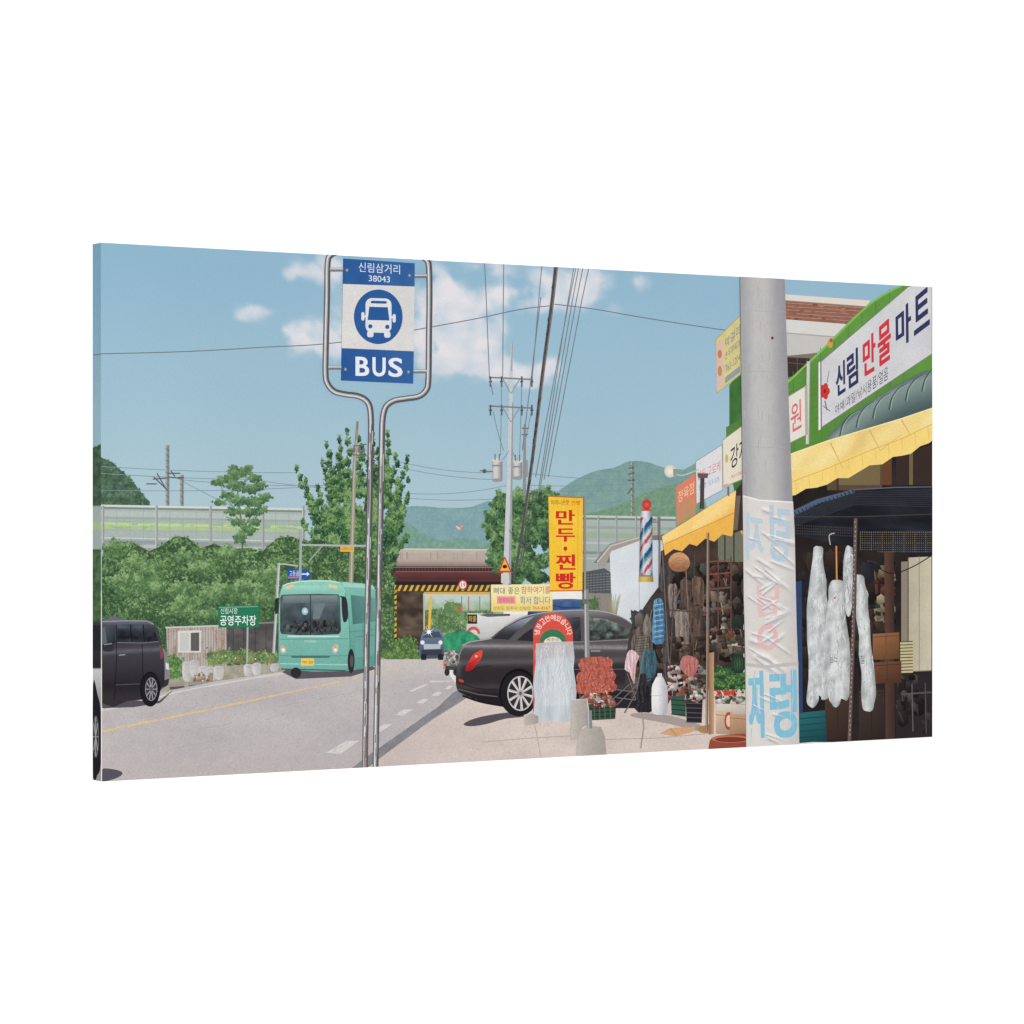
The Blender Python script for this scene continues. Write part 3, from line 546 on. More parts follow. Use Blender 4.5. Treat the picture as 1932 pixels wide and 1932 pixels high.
L(w,[(1525,682),(1523,838)],6,(206,206,198));L(w,[(1528,682),(1526,838)],1.6,(150,150,144))
A(w,[(1370,806),(1400,790),(1400,830),(1370,850)],(86,126,62))
def board(label,pts,col,rim=(150,144,136)):
    p=P('printed_shop_sign',label);A(p,pts,rim);cx=sum(q[0] for q in pts)/len(pts);cy=sum(q[1] for q in pts)/len(pts)
    A(p,[(cx+(q[0]-cx)*.955,cy+(q[1]-cy)*.965) for q in pts],col,8);return p
ys=board('yellow shop sign with small blue lettering high on the corner',[(1350,640),(1399,592),(1399,706),(1352,743)],lambda x,y:mixc((222,208,144),(206,190,124),.5+.7*fb(x,y,10,3)),(170,156,124))
A(ys,[(1351,652),(1364,640),(1365,726),(1352,736)],(216,186,170));E(ys,1358,668,4,8,(196,120,106));E(ys,1358,700,4,10,(186,140,100));T(ys,'막걸리',[(1368,640),(1396,612),(1396,630),(1368,658)],(96,116,156));T(ys,'손두부찌개',[(1368,664),(1396,638),(1396,654),(1368,680)],(96,122,150));T(ys,'763-1204',[(1369,690),(1396,666),(1396,680),(1369,704)],(104,130,140))
A(ys,[(1368,712),(1396,690),(1396,702),(1368,724)],(140,158,164))
wn=board('white box sign with one pink red syllable',[(1486,748),(1522,726),(1523,820),(1487,838)],(228,224,212));A(wn,[(1518,728),(1523,726),(1524,820),(1519,822)],(176,170,160));T(wn,'원',[(1491,764),(1511,752),(1512,806),(1492,818)],(214,112,122),.01)
bg=board('large white slanted sign with dark blue and red lettering',[(1544,684),(1716,538),(1762,505),(1762,668),(1545,811)],lambda x,y:mixc((218,217,218),(204,203,207),.5+.5*fb(x,y,60,3)),(120,120,124))
A(bg,[(1544,684),(1547,682),(1548,810),(1544,812)],(236,236,232))
NV=(50,54,92)
for ch,q,c in (('신',[(1576,692),(1593,678),(1594,738),(1577,750)],NV),('림',[(1597,672),(1617,655),(1618,722),(1598,736)],NV),('만',[(1627,645),(1650,624),(1651,698),(1628,712)],(206,58,66)),('물',[(1655,620),(1679,598),(1680,676),(1656,694)],(206,58,66)),('마',[(1689,592),(1717,567),(1718,642),(1690,660)],NV),('트',[(1723,563),(1752,538),(1753,612),(1724,634)],NV)):
    T(bg,ch,q,c,.016);T(bg,ch,[(a+1.2,b) for a,b in q],c,.016)
T(bg,'야채/과일/낚시용품/얼음',[(1575,766),(1675,690),(1675,716),(1575,783)],(70,66,96))
w=P('red_flower_emblem','compact red flower emblem at the left end of the sign',bg)
for a in range(5): E(w,1556+5*math.cos(a*1.257),738+9*math.sin(a*1.257),4.4,7,(200,56,52))
E(w,1556,738,2.4,3.4,(150,34,34));L(w,[(1560,722),(1564,700)],1.2,(110,100,130));L(w,[(1556,756),(1560,774)],2,(110,96,130));L(w,[(1553,766),(1566,776)],1.6,(110,96,130))
sB=board('cream sign with black lettering beside the pole',[(1363,830),(1401,802),(1401,905),(1364,920)],(228,220,200));T(sB,'강지',[(1378,846),(1408,822),(1408,862),(1378,888)],(70,58,60),.01);E(sB,1371,865,3,8,(206,180,110));T(sB,'763-3300',[(1379,897),(1400,888),(1400,894),(1379,903)],(196,70,60))
sC=board('faded white sign with pink lettering',[(1312,870),(1363,838),(1364,925),(1313,952)],(222,220,222));T(sC,'만두,고로케',[(1316,890),(1359,868),(1359,890),(1316,908)],(222,120,122));T(sC,'찐빵 도너츠',[(1318,914),(1358,898),(1358,908),(1318,926)],(130,148,190))
sD=board('orange red sign at the far end of the row',[(1275,918),(1312,892),(1313,978),(1276,994)],lambda x,y:mixc((220,128,100),(142,158,112),sm(.0,.6,fb(x,y,8,4)+(y-955)/60)));T(sD,'정육점',[(1279,928),(1309,908),(1309,930),(1279,950)],(236,206,170))
# interior darkness
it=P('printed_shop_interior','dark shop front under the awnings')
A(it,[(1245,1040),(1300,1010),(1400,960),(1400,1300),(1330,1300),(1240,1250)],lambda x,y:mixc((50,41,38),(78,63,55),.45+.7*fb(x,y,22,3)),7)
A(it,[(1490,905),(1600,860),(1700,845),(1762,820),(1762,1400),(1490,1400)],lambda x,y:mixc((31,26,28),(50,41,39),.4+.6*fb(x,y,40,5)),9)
A(it,[(1352,990),(1400,965),(1400,1060),(1352,1060)],(110,112,96));
for x in (1365,1382): L(it,[(x,975),(x,1060)],3,(66,62,54))
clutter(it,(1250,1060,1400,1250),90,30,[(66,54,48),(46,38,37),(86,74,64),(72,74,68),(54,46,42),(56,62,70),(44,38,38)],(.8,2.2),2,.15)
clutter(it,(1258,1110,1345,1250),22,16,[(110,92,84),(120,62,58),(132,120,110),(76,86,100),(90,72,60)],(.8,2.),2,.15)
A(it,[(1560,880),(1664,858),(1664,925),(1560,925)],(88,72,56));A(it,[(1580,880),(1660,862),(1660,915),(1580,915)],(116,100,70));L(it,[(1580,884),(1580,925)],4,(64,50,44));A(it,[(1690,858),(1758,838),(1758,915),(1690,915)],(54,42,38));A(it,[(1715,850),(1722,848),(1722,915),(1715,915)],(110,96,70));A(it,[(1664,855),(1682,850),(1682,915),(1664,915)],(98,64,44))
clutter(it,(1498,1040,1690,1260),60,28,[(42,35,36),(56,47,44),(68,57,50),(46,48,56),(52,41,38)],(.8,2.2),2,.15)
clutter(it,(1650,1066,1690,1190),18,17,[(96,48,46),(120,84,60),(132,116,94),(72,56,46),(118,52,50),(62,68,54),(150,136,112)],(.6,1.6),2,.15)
A(it,[(1700,1060),(1757,1055),(1757,1266),(1700,1268)],(140,128,110));A(it,[(1713,1052),(1757,1050),(1757,1264),(1713,1266)],lambda x,y:mixc((204,195,170),(176,167,146),.4+.3*fb(x,y,40,2)+(1735-x)/60),8);L(it,[(1713,1052),(1713,1266)],2,(90,80,66));L(it,[(1734,1050),(1734,1266)],1.6,(150,142,122))
w=P('louvre_shutter','cream louvred shutter',it);A(w,[(1698,1210),(1722,1209),(1722,1270),(1698,1272)],(90,80,62))
for i in range(10): A(w,[(1698,1212+i*6),(1722,1211+i*6),(1722,1215+i*6),(1698,1216+i*6)],(196,184,140));
w=P('doorway_column','dark brown timber column',it);A(w,[(1668,1040),(1686,1040),(1688,1392),(1670,1396)],[(92,64,52),(60,44,40),(54,40,38),(80,56,48)])
A(it,[(1690,1270),(1757,1268),(1757,1390),(1690,1394)],(42,36,38));clutter(it,(1692,1272,1757,1385),16,20,[(56,46,46),(70,64,66),(40,34,36)]);L(it,[(1700,1310),(1757,1306)],3,(84,80,82));L(it,[(1720,1290),(1722,1380)],2,(96,92,94));L(it,[(1745,1288),(1747,1384)],2,(80,76,78))
for i,(x0,y0,x1,y1,c,l) in enumerate([(1646,1196,1696,1245,(132,88,58),'brown cardboard box on the shop table'),(1560,1205,1612,1262,(84,62,52),'dark brown box behind the hanging bags'),(1646,1250,1700,1290,(98,64,46),'red brown wooden crate under the table'),(1556,1310,1604,1396,(64,48,42),'dark carton on the shop floor'),(1620,1304,1668,1396,(58,46,42),'dark carton by the timber column')]):
    p=P('printed_box',l);A(p,[(x0,y0),(x1,y0-3),(x1,y1-2),(x0,y1)],[sc(c,1.15),c,sc(c,.72),sc(c,.85)]);L(p,[(x0,y0+6),(x1,y0+3)],1.4,sc(c,.7));L(p,[((x0+x1)/2,y0),((x0+x1)/2,y1)],1.2,sc(c,.75))
p=P('printed_crate','teal plastic crate at the foot of the grey pole');A(p,[(1508,1345),(1556,1340),(1560,1398),(1508,1402)],[(40,104,110),(34,92,98),(22,60,66),(26,72,80)]);[L(p,[(1508,1356+i*12),(1558,1352+i*12)],2,(24,66,74)) for i in range(4)]
p=P('printed_panel','blue panel behind the grey pole');A(p,[(1500,1098),(1512,1096),(1514,1345),(1502,1348)],(44,66,104))
cn=P('printed_net_canopy','black net canopy with corrugated edge over the stall')
A(cn,[(1494,968),(1540,945),(1610,924),(1690,919),(1760,918),(1760,1046),(1700,1042),(1625,1034),(1497,1010)],lambda x,y:mixc((24,24,31),(44,45,54),.35+.6*fb(x*.4,y*2,30,5)),7)
A(cn,[(1494,964),(1540,942),(1612,922),(1612,930),(1545,950),(1495,975)],(78,92,118));
for i in range(16): x=1498+i*7.3;y=966-i*2.8;L(cn,[(x,y),(x+5,y+10)],2,(34,38,52))
for i in range(9): L(cn,[(1500,992-i*2.6),(1612,952-i*3),(1760,956-i*4)],.9,(60,62,70))
L(cn,[(1612,924),(1690,919.5),(1760,918.5)],1.8,(96,104,122))
for r in range(10):
    y=1003+r*4.1
    for k in range(34):
        x=1622+k*4.1
        if y<1038+(x-1622)*.06: A(cn,[(x,y),(x+1.9,y),(x+1.9,y+1.9),(x,y+1.9)],(98,90,78) if (r*k)%5 else (130,120,98))
for k in range(28):
    x=1500+k*4.2;
    for r in range(4): A(cn,[(x,990+r*5+k*.2),(x+1.8,990+r*5+k*.2),(x+1.8,992.4+r*5+k*.2),(x,992.4+r*5+k*.2)],(72,68,64))
L(cn,[(1497,975),(1614,975),(1760,970)],2,(66,60,60));L(cn,smooth([(1640,1060),(1680,1082),(1720,1070),(1757,1048)],4,False),2,(30,28,32))
du=P('printed_rolled_awning','grey green folded awning arcs under the large sign')
def duc(x,y):
    v=(x-1560)/200;top=826-v*126+(-18*math.sin(v*3.1));t=(y-top)/85.
    c=mixc((134,152,146),(68,88,88),sm(.05,.9,t));c=mixc(c,(52,72,74),.5*sm(.12,0,t));return c
A(du,smooth([(1560,826),(1572,812),(1600,785),(1650,752),(1700,722),(1762,700),(1762,790),(1700,800),(1640,815),(1590,826)],3),duc,5)
for i in range(6):
    x=1598+i*31;y=798-i*17;q=smooth([(x-14,y+26),(x-9,y+4),(x+4,y-14),(x+20,y-23)],4,False);L(du,q,2.4,(58,76,78),1);L(du,[(a+3,b) for a,b in q],1.5,(160,176,168),.8)
def folds(x,y,sl,w1,c1,c2,c3,seed=0):
    ph=(x+sl*y)*w1+1.6*fb(x,y,70,seed);s=math.sin(ph)*.5+.5*math.sin(ph*.43+2)
    c=mixc(c1,c2,sm(-.2,1,s)*.7);return mixc(c,c3,sm(-.1,-1,s)*.45)
aw=P('printed_awning','bright yellow scalloped awning nearest the viewer')
top=[(1488,858),(1560,832),(1640,808),(1700,790),(1762,770)];bot=[(1762,828),(1752,836),(1735,842),(1718,856),(1700,860),(1684,862),(1664,876),(1640,878),(1620,890),(1600,902),(1580,902),(1560,914),(1540,920),(1520,922),(1500,934),(1488,936)]
def awc(x,y):
    ty=858-(x-1488)*.32;by=912-(x-1488)*.4;t=(y-ty)/max(10,by-ty)
    c=folds(x,y,.6,.085,(243,215,138),(250,231,170),(222,182,106),6);return mixc(c,(248,214,118),sm(.75,1.0,t)*.8)
A(aw,top+bot,awc,5);L(aw,[(1488,911),(1560,884),(1640,850),(1700,828),(1762,800)],1.4,(214,170,92));L(aw,top,2.2,(250,232,178))
for i in range(11): x=1500+i*25;y=905-i*9.9;L(aw,[(x,y),(x+2,y+22)],1,(226,184,98))
for pts in ([(1640,812),(1660,850),(1700,820)],[(1566,836),(1590,884)],[(1700,792),(1716,820)]): L(aw,pts,3,(218,178,104),1)
aw2=P('printed_awning','orange yellow scalloped awning over the far stalls')
top=[(1246,1012),(1290,985),(1340,952),(1388,924),(1398,925)];bot=[(1398,1010),(1388,990),(1378,1012),(1360,1008),(1345,1022),(1328,1016),(1312,1030),(1298,1026),(1284,1040),(1268,1036),(1252,1048)]
def aw2c(x,y):
    ly=1028-(x-1250)*.45;c=folds(x,y,.9,.1,(247,206,122),(250,220,150),(228,168,84),3);return mixc(c,(238,178,76),sm(ly-6,ly+4,y)*.9)
A(aw2,top+bot,aw2c,4);L(aw2,[(1252,1027),(1300,1005),(1345,985),(1388,965)],1.6,(206,146,60));A(aw2,[(1386,925),(1400,910),(1400,1000),(1380,1006)],(60,48,44))
for i in range(8): L(aw2,[(1387+i,935),(1381+i,1000)],.8,(120,106,90))
lp=P('printed_wall_lamp','white globe lamp on a thin arm');L(lp,smooth([(1272,894),(1285,897),(1300,893),(1318,886)],4,False),2.4,(196,190,176));E(lp,1264,889,11,12,(208,202,184),28,(244,240,224));A(lp,[(1270,884),(1276,886),(1276,896),(1270,897)],(150,146,138))
dp=P('printed_drain_pipe','dark pipe with cap between the far signs');L(dp,[(1323,900),(1322,960)],7,(74,66,64));A(dp,[(1314,893),(1334,893),(1332,902),(1316,902)],(96,86,82));E(dp,1372,918,8,5,(186,176,166));L(dp,[(1372,918),(1372,936)],2.6,(120,110,104))
# ---------------------------------------------------------------- barber pole
bp=P('printed_barber_pole','red white and blue striped barber pole with red finial')
w=P('finial',None,bp);E(w,1220,952,8.5,9.5,(186,36,40),24,(226,92,86));A(w,[(1218,941),(1222,941),(1223,948),(1217,948)],(204,60,56))
w=P('cap',None,bp);A(w,[(1211,961),(1229,961),(1231,976),(1208,976)],lambda x,y:mixc((226,231,231),(116,130,138),abs((x-1217)/12)**1.3),3);A(w,[(1211,961),(1229,961),(1229,964),(1211,964)],(196,64,62))
cy=P('glass_cylinder','spiral striped glass cylinder',bp)
def spiral(x,y):
    u=max(-1,min(1,(x-1219.5)/12.8));ph=((y-976)+17*math.asin(u))/54.%1
    c=(200,210,214) if ph<.2 else ((46,84,128) if ph<.42 else ((98,158,174) if ph<.54 else ((200,210,214) if ph<.72 else ((190,74,84) if ph<.9 else (200,210,214)))))
    c=sc(c,1-.45*abs(u)**2.2+.05*fb(x,y,9,3));return mixc(c,(236,242,244),.6*math.exp(-((u+.42)/.12)**2))
A(cy,[(1208,976),(1231,976),(1231,1086),(1206,1086)],spiral,1.9)
w=P('base','yellow base',bp);A(w,[(1205,1085),(1232,1085),(1233,1098),(1204,1098)],lambda x,y:mixc((220,190,94),(150,118,46),abs((x-1215)/17)**1.3),3);A(w,[(1205,1085),(1232,1085),(1232,1088),(1205,1088)],(120,130,136));w=P('bracket',None,bp);L(w,[(1242,975),(1242,1100)],3,(120,116,112));L(w,[(1230,985),(1243,985)],2,(120,116,112))
# ---------------------------------------------------------------- sedan
se=P('printed_sedan','dark grey sedan parked with its rear towards the road')
body=smooth([(858,1284),(859,1262),(862,1240),(868,1222),(876,1213),(900,1208),(922,1204),(940,1190),(960,1176),(984,1164),(1015,1156),(1060,1151),(1105,1150),(1140,1154),(1170,1164),(1195,1180),(1215,1196),(1235,1205),(1245,1230),(1245,1320),(1180,1330),(1010,1330),(950,1330),(905,1322),(868,1308),(859,1298)],3)
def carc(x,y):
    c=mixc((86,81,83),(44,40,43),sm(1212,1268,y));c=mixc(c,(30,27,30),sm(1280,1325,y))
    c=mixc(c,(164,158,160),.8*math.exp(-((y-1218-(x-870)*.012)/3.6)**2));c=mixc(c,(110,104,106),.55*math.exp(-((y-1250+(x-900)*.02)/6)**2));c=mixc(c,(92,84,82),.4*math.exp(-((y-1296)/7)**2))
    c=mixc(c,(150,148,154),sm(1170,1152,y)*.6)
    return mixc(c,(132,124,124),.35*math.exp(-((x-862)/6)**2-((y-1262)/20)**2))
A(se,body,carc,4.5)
L(se,smooth([(870,1217),(885,1211),(910,1207),(925,1204)],4,False),2,(170,163,164));L(se,smooth([(950,1182),(982,1165),(1016,1157),(1060,1152),(1105,1151),(1142,1155),(1172,1165),(1196,1181)],4,False),1.8,(172,168,172))
w=P('rear_windshield',None,se);A(w,[(926,1205),(950,1185),(980,1169),(1006,1162),(990,1176),(968,1196),(957,1207)],lambda x,y:mixc((142,150,160),(46,46,52),sm(1166,1200,y)),4)
w=P('quarter_window',None,se);A(w,[(972,1208),(988,1194),(1002,1185),(1004,1210)],(40,40,46))
w=P('side_window','rear side window reflecting the street',se);A(w,[(1007,1184),(1030,1172),(1060,1166),(1092,1164),(1094,1210),(1007,1210)],lambda x,y:mixc((32,32,37),(92,94,98),.25+.5*fb(x,y*2,14,6)+.3*sm(1196,1168,y)),4)
w=P('side_window','front side window with green reflections',se);A(w,[(1108,1164),(1140,1168),(1168,1178),(1196,1198),(1190,1204),(1108,1208)],lambda x,y:mixc((42,46,46),(134,150,140),.35+.8*fb(x,y*2,12,3)+(1188-y)/60),4)
L(se,[(1006,1211),(1094,1211),(1192,1206)],1.4,(140,134,136))
w=P('tail_light','red tail light',se);A(w,smooth([(875,1265),(881,1250),(889,1236),(899,1229),(907,1227),(906,1240),(897,1253),(886,1265)],3),lambda x,y:mixc((222,72,58),(156,30,36),sm(1236,1264,y)),3);E(w,896,1238,2.6,2.6,(246,170,150),10);L(w,[(882,1254),(903,1240)],1,(120,24,30))
w=P('rear_bumper',None,se);L(w,smooth([(860,1286),(900,1299),(940,1300)],4,False),1.4,(26,23,26));A(w,[(864,1280),(872,1283),(872,1288),(863,1286)],(196,60,50));L(w,smooth([(862,1252),(866,1230),(877,1214)],4,False),1.8,(146,138,140));L(w,smooth([(870,1312),(905,1324),(950,1332)],4,False),4,(26,23,26));L(w,smooth([(880,1268),(905,1258),(925,1256)],3,False),1.2,(30,27,30));L(w,[(862,1300),(900,1310),(936,1314)],2,(98,92,94))
w=P('door','rear door',se)
L(w,[(1005,1210),(1003,1260),(1012,1318)],1.4,(22,20,23));L(w,[(1010,1262),(1100,1263)],1.4,(98,92,93));h=P('handle',None,w);L(h,[(1020,1228),(1036,1228)],3,(140,134,136))
w=P('door','front door',se);L(w,[(1100,1164),(1102,1316)],1.4,(22,20,23));L(w,[(1104,1263),(1190,1262)],1.4,(98,92,93));h=P('handle',None,w);L(h,[(1112,1228),(1130,1228)],3,(140,134,136))
w=P('wheel','rear wheel with ten spoke silver rim',se);E(w,976,1306,37,45,(17,15,17));E(w,976,1308,34,42,(30,28,30));h=P('rim',None,w);E(h,979,1308,25,33,(46,43,46))
for k in range(10):
    a=k*math.pi/5+.2;L(h,[(979,1308),(979+23*math.cos(a),1308+31*math.sin(a))],3.4,(186,182,181),5.2)
    L(h,[(979,1308),(979+23*math.cos(a),1308+31*math.sin(a))],1,(226,223,221),2,off=-1)
RG(h,979,1308,25,33,2.4,(196,193,192));E(h,979,1308,5.5,7,(170,166,166));E(h,979,1308,2.6,3.4,(90,86,90))
A(se,[(1010,1322),(1240,1318),(1240,1336),(1020,1336)],(40,35,40))
# ---------------------------------------------------------------- yellow banner stand
yb=P('printed_vertical_banner','tall yellow vertical banner with red syllables')
A(yb,[(1034,936),(1099,939),(1098,1115),(1037,1116)],lambda x,y:mixc((246,201,68),(241,188,48),.5+.6*fb(x,y,40,4)),7)
L(yb,[(1034,936),(1099,939)],2.5,(170,120,50));L(yb,[(1037,1115),(1098,1114)],2.2,(200,90,40));L(yb,[(1062,945),(1060,1110)],1,(250,214,100));L(yb,[(1090,945),(1089,1110)],1.4,(226,170,46))
T(yb,'어머니손맛',(1039,943,1073,953),(96,60,36));T(yb,'찐빵',(1077,944,1095,953),(206,60,40))
RD=(206,44,38)
for ch,q in (('만',(1048,962,1083,990)),('두',(1048,997,1083,1022)),('찐',(1048,1046,1084,1075)),('빵',(1048,1080,1084,1111))):
    T(yb,ch,q,RD,.016);T(yb,ch,(q[0]+1.3,q[1],q[2]+1.3,q[3]),RD,.016)
E(yb,1066,1035,3.6,4,RD)
w=P('post','grey steel banner post',yb);L(w,[(1103,1112),(1105,1240),(1108,1368)],9,(134,134,134),10);L(w,[(1101,1112),(1103,1240),(1106,1368)],2.5,(190,190,188));L(w,[(1101,936),(1101,1114)],4,(150,142,122));E(w,1102,1135,7,5,(110,108,108))
# ---------------------------------------------------------------- arched sign
as_=P('printed_arch_sign','red round topped ice sign with a green centre, wrapped in clear plastic')
arch=[(1003,1350),(1003,1200)]+[(1040.5-37.5*math.cos(math.pi*i/16),1198-42*math.sin(math.pi*i/16)) for i in range(17)]+[(1078,1212),(1078,1350)]
A(as_,arch,lambda x,y:mixc((224,92,74),(208,72,64),.5+.6*fb(x,y,16,3)),6)
E(as_,1040,1212,25,25,(56,118,82),20,None,math.pi,2*math.pi);E(as_,1040,1213,17,12,(226,218,200),20,None,math.pi,2*math.pi);T(as_,'옥수수',(1028,1203,1052,1210),(60,90,60))
s_='냉장고안에있습니다'
for i,ch in enumerate(s_):
    a=math.pi*(1-(i+.6)/(len(s_)+.2));cx,cy_=1040.5+31*math.cos(a),1200-35*math.sin(a);hw,hh=4.6,5.6
    tx,ty=math.sin(a),math.cos(a);nx_,ny_=-math.cos(a),math.sin(a)
    T(as_,ch,[(cx-tx*hw-nx_*hh,cy_-ty*hw-ny_*hh),(cx+tx*hw-nx_*hh,cy_+ty*hw-ny_*hh),(cx+tx*hw+nx_*hh,cy_+ty*hw+ny_*hh),(cx-tx*hw+nx_*hh,cy_-ty*hw+ny_*hh)],(246,230,220),.01)
w=P('plastic_wrapped_stand','pale stand wrapped in crinkled clear plastic',as_)
def plas(x,y):
    u=(x-1004)/80;c=mixc((208,214,218),(176,185,192),.4+.5*fb(x*2.6,y*.3,30,7)+.15*math.sin(u*9));c=mixc(c,(196,166,164),.5*sm(1262,1212,y));return mixc(c,(172,178,184),sm(.85,1,u)*.6)
A(w,[(1008,1214),(1040,1211),(1078,1210),(1081,1240),(1079,1262),(1085,1300),(1083,1330),(1086,1358),(1060,1362),(1030,1359),(1003,1361),(1006,1320),(1003,1290),(1008,1250)],plas,3.4)
T(w,'하임',(1022,1216,1062,1231),(214,212,214))
A(w,[(1020,1242),(1070,1240),(1072,1330),(1021,1332)],lambda x,y:mixc(plas(x,y),(218,223,226),.4),4)
for i in range(110):
    x=R.uniform(1008,1077);y=R.uniform(1218,1330);k=R.uniform(-4,4);L(w,[(x,y),(x+k,y+R.uniform(8,16)),(x+k*.4,y+R.uniform(17,30))],R.uniform(.6,1.3),R.choice([(226,230,233),(164,172,180),(234,237,239),(184,190,196),(200,206,211)]),.3)
# ---------------------------------------------------------------- goods in front of the shops
def sack(label,pts,c1,c2,scale=8,step=4,name='printed_sack',fold=.5):
    p=P(name,label);x0=min(q[0] for q in pts);x1=max(q[0] for q in pts);y0=min(q[1] for q in pts);y1=max(q[1] for q in pts);sd=len(label)
    pp=smooth([(a+R.uniform(-1.5,1.5),b+R.uniform(-1.5,1.5)) for a,b in pts],2)
    def f(x,y):
        s=math.sin((x-x0)*fold+2.4*fb(x,y,26,sd)+sd);u=(x-x0)/(x1-x0)
        return mixc(c1,c2,.5+.38*s-.35*(u-.4)-.2*(y-(y0+y1)/2)/(y1-y0)+.25*fb(x,y,scale,sd))
    A(p,pp,f,step)
    for i in range(7):
        x=R.uniform(x0+3,x1-3);y=R.uniform(y0,y0+(y1-y0)*.6);e=(x+R.uniform(-4,4),y+(y1-y0)*R.uniform(.2,.4))
        if inside(pp,x,y) and inside(pp,*e): L(p,[(x,y),e],1.3,R.choice([sc(c1,.75),sc(c2,1.1)]),.5)
    return p
nets=[('upper red net sack of onions behind the banner post',[(1092,1244),(1115,1238),(1145,1240),(1152,1262),(1140,1272),(1095,1272)]),('middle red net sack of onions in the pile',[(1088,1268),(1120,1264),(1152,1264),(1156,1286),(1100,1292),(1086,1286)]),('lower red net sack of onions in the pile',[(1086,1288),(1120,1282),(1154,1284),(1158,1304),(1100,1310),(1084,1304)])]
for l,pts in nets:
    p=sack(l,pts,(150,70,62),(192,106,88),5,4)
    y0,y1=min(q[1] for q in pts)+3,max(q[1] for q in pts)-3
    for i in range(70):
        x=R.uniform(1090,1154);y=R.uniform(y0,y1);E(p,x,y,2.8,2.5,(174,86,72),7,mixc((218,156,132),(196,112,94),R.random()))
    for i in range(9): L(p,[(1090+i*7,y0),(1096+i*7,y1)],.8,(150,60,54))
p=P('printed_crate','dark green crate of sacks on the pavement');A(p,[(1090,1330),(1160,1326),(1158,1356),(1094,1360)],(50,72,58));[L(p,[(1092,1338+i*8),(1158,1334+i*8)],2,(32,44,38)) for i in range(3)];[L(p,[(1098+i*10,1331),(1099+i*10,1357)],1.4,(84,108,88)) for i in range(6)]
clutter(p,(1090,1308,1160,1334),30,13,[(186,84,72),(212,204,194),(150,120,96),(196,116,96),(226,220,214),(70,56,50)],(.5,1.2))
bgk=P('printed_goods_pile','dark jumble of bags, poles and cloths between sedan and stall')
A(bgk,smooth([(1186,1190),(1210,1150),(1240,1108),(1262,1100),(1270,1300),(1240,1330),(1200,1322),(1176,1290)],2),lambda x,y:mixc((48,41,41),(76,66,63),.5+.7*fb(x,y,14,3)),5)
clutter(bgk,(1190,1150,1264,1320),46,24,[(54,46,45),(80,70,66),(40,34,35),(104,94,88),(60,66,74),(88,62,54)],(1,2.6),2,.15)
st=P('printed_stool_frames','dark tubular frames beside the sedan')
for pts in ([(1150,1322),(1185,1290),(1225,1282)],[(1160,1330),(1205,1285)],[(1155,1300),(1240,1312)],[(1160,1316),(1240,1326)],[(1175,1345),(1200,1300)],[(1180,1270),(1196,1320)],[(1222,1240),(1210,1330)]): L(st,pts,2.4,(70,64,68));L(st,pts,.8,(140,134,136))
sack('dark net bag hanging by the sedan',[(1196,1190),(1208,1180),(1224,1196),(1226,1230),(1212,1248),(1194,1240),(1188,1215)],(58,50,48),(120,108,98),6,4,'printed_net_bag')
p=ALL[-1]
for i in range(10): L(p,[(1193+i*3,1197),(1197+i*2.6,1240)],.8,(144,132,120))
for i in range(8): L(p,[(1194,1200+i*5),(1222,1197+i*5)],.8,(40,34,34))
sack('light grey cloth bag hanging from the frame',[(1212,1166),(1220,1158),(1225,1190),(1217,1200),(1209,1190)],(96,86,82),(144,134,126),7,4,'printed_bag')
sack('pink and white plastic bag by the sedan',[(1178,1234),(1188,1226),(1202,1236),(1196,1256),(1192,1290),(1184,1268),(1174,1262)],(190,138,142),(230,216,218),7,3,'printed_bag',.9)
p=sack('blue patterned cloth hanging below the barber pole',[(1231,1132),(1244,1130),(1248,1150),(1251,1208),(1240,1216),(1227,1210),(1229,1160)],(60,104,146),(110,158,184),5,4,'printed_cloth')
for i in range(14): L(p,[(1230,1142+i*5),(1248,1139+i*5)],1.1,(52,72,110) if i%2 else (160,196,206))
sack('teal cloth bundle under the blue cloth',[(1206,1232),(1230,1226),(1234,1262),(1224,1280),(1204,1270)],(44,74,86),(80,112,120),7,4,'printed_cloth')
sack('black folded parasol leaning by the goods',[(1202,1278),(1214,1270),(1220,1300),(1230,1338),(1212,1344),(1194,1338)],(26,24,28),(62,58,62),7,4,'printed_folded_parasol',.8)
sack('rolled dark mat standing behind the jug',[(1250,1190),(1260,1186),(1264,1270),(1256,1300),(1246,1290)],(50,44,50),(96,86,84),7,4,'printed_rolled_mat',.9)
p=P('printed_jug','white plastic jug on the pavement');A(p,smooth([(1230,1286),(1236,1276),(1246,1276),(1253,1290),(1256,1300),(1256,1340),(1250,1348),(1230,1347),(1226,1338),(1226,1298)],3),lambda x,y:mixc((234,232,229),(176,176,182),sm(1234,1257,x)+.25*sm(1320,1348,y)),4);A(p,[(1237,1270),(1245,1270),(1246,1278),(1236,1278)],(206,206,210));L(p,[(1227,1312),(1255,1312)],1.2,(190,190,194))
sack('dark cloth hanging under the orange awning',[(1244,1070),(1256,1060),(1266,1076),(1264,1100),(1254,1118),(1240,1108)],(54,46,48),(94,84,80),7,4,'printed_cloth')
p=P('printed_basket','orange tan straw basket hanging under the awning');A(p,smooth([(1258,1060),(1266,1046),(1282,1042),(1296,1052),(1298,1068),(1286,1078),(1266,1076)],3),lambda x,y:mixc((208,156,114),(146,96,70),sm(1045,1080,y)+.3*fb(x*3,y,8,3)),4)
for i in range(5): L(p,smooth([(1260+i*2,1064+i*3),(1277,1052+i*5),(1296-i*2,1060+i*3)],3,False),.9,(150,100,72))
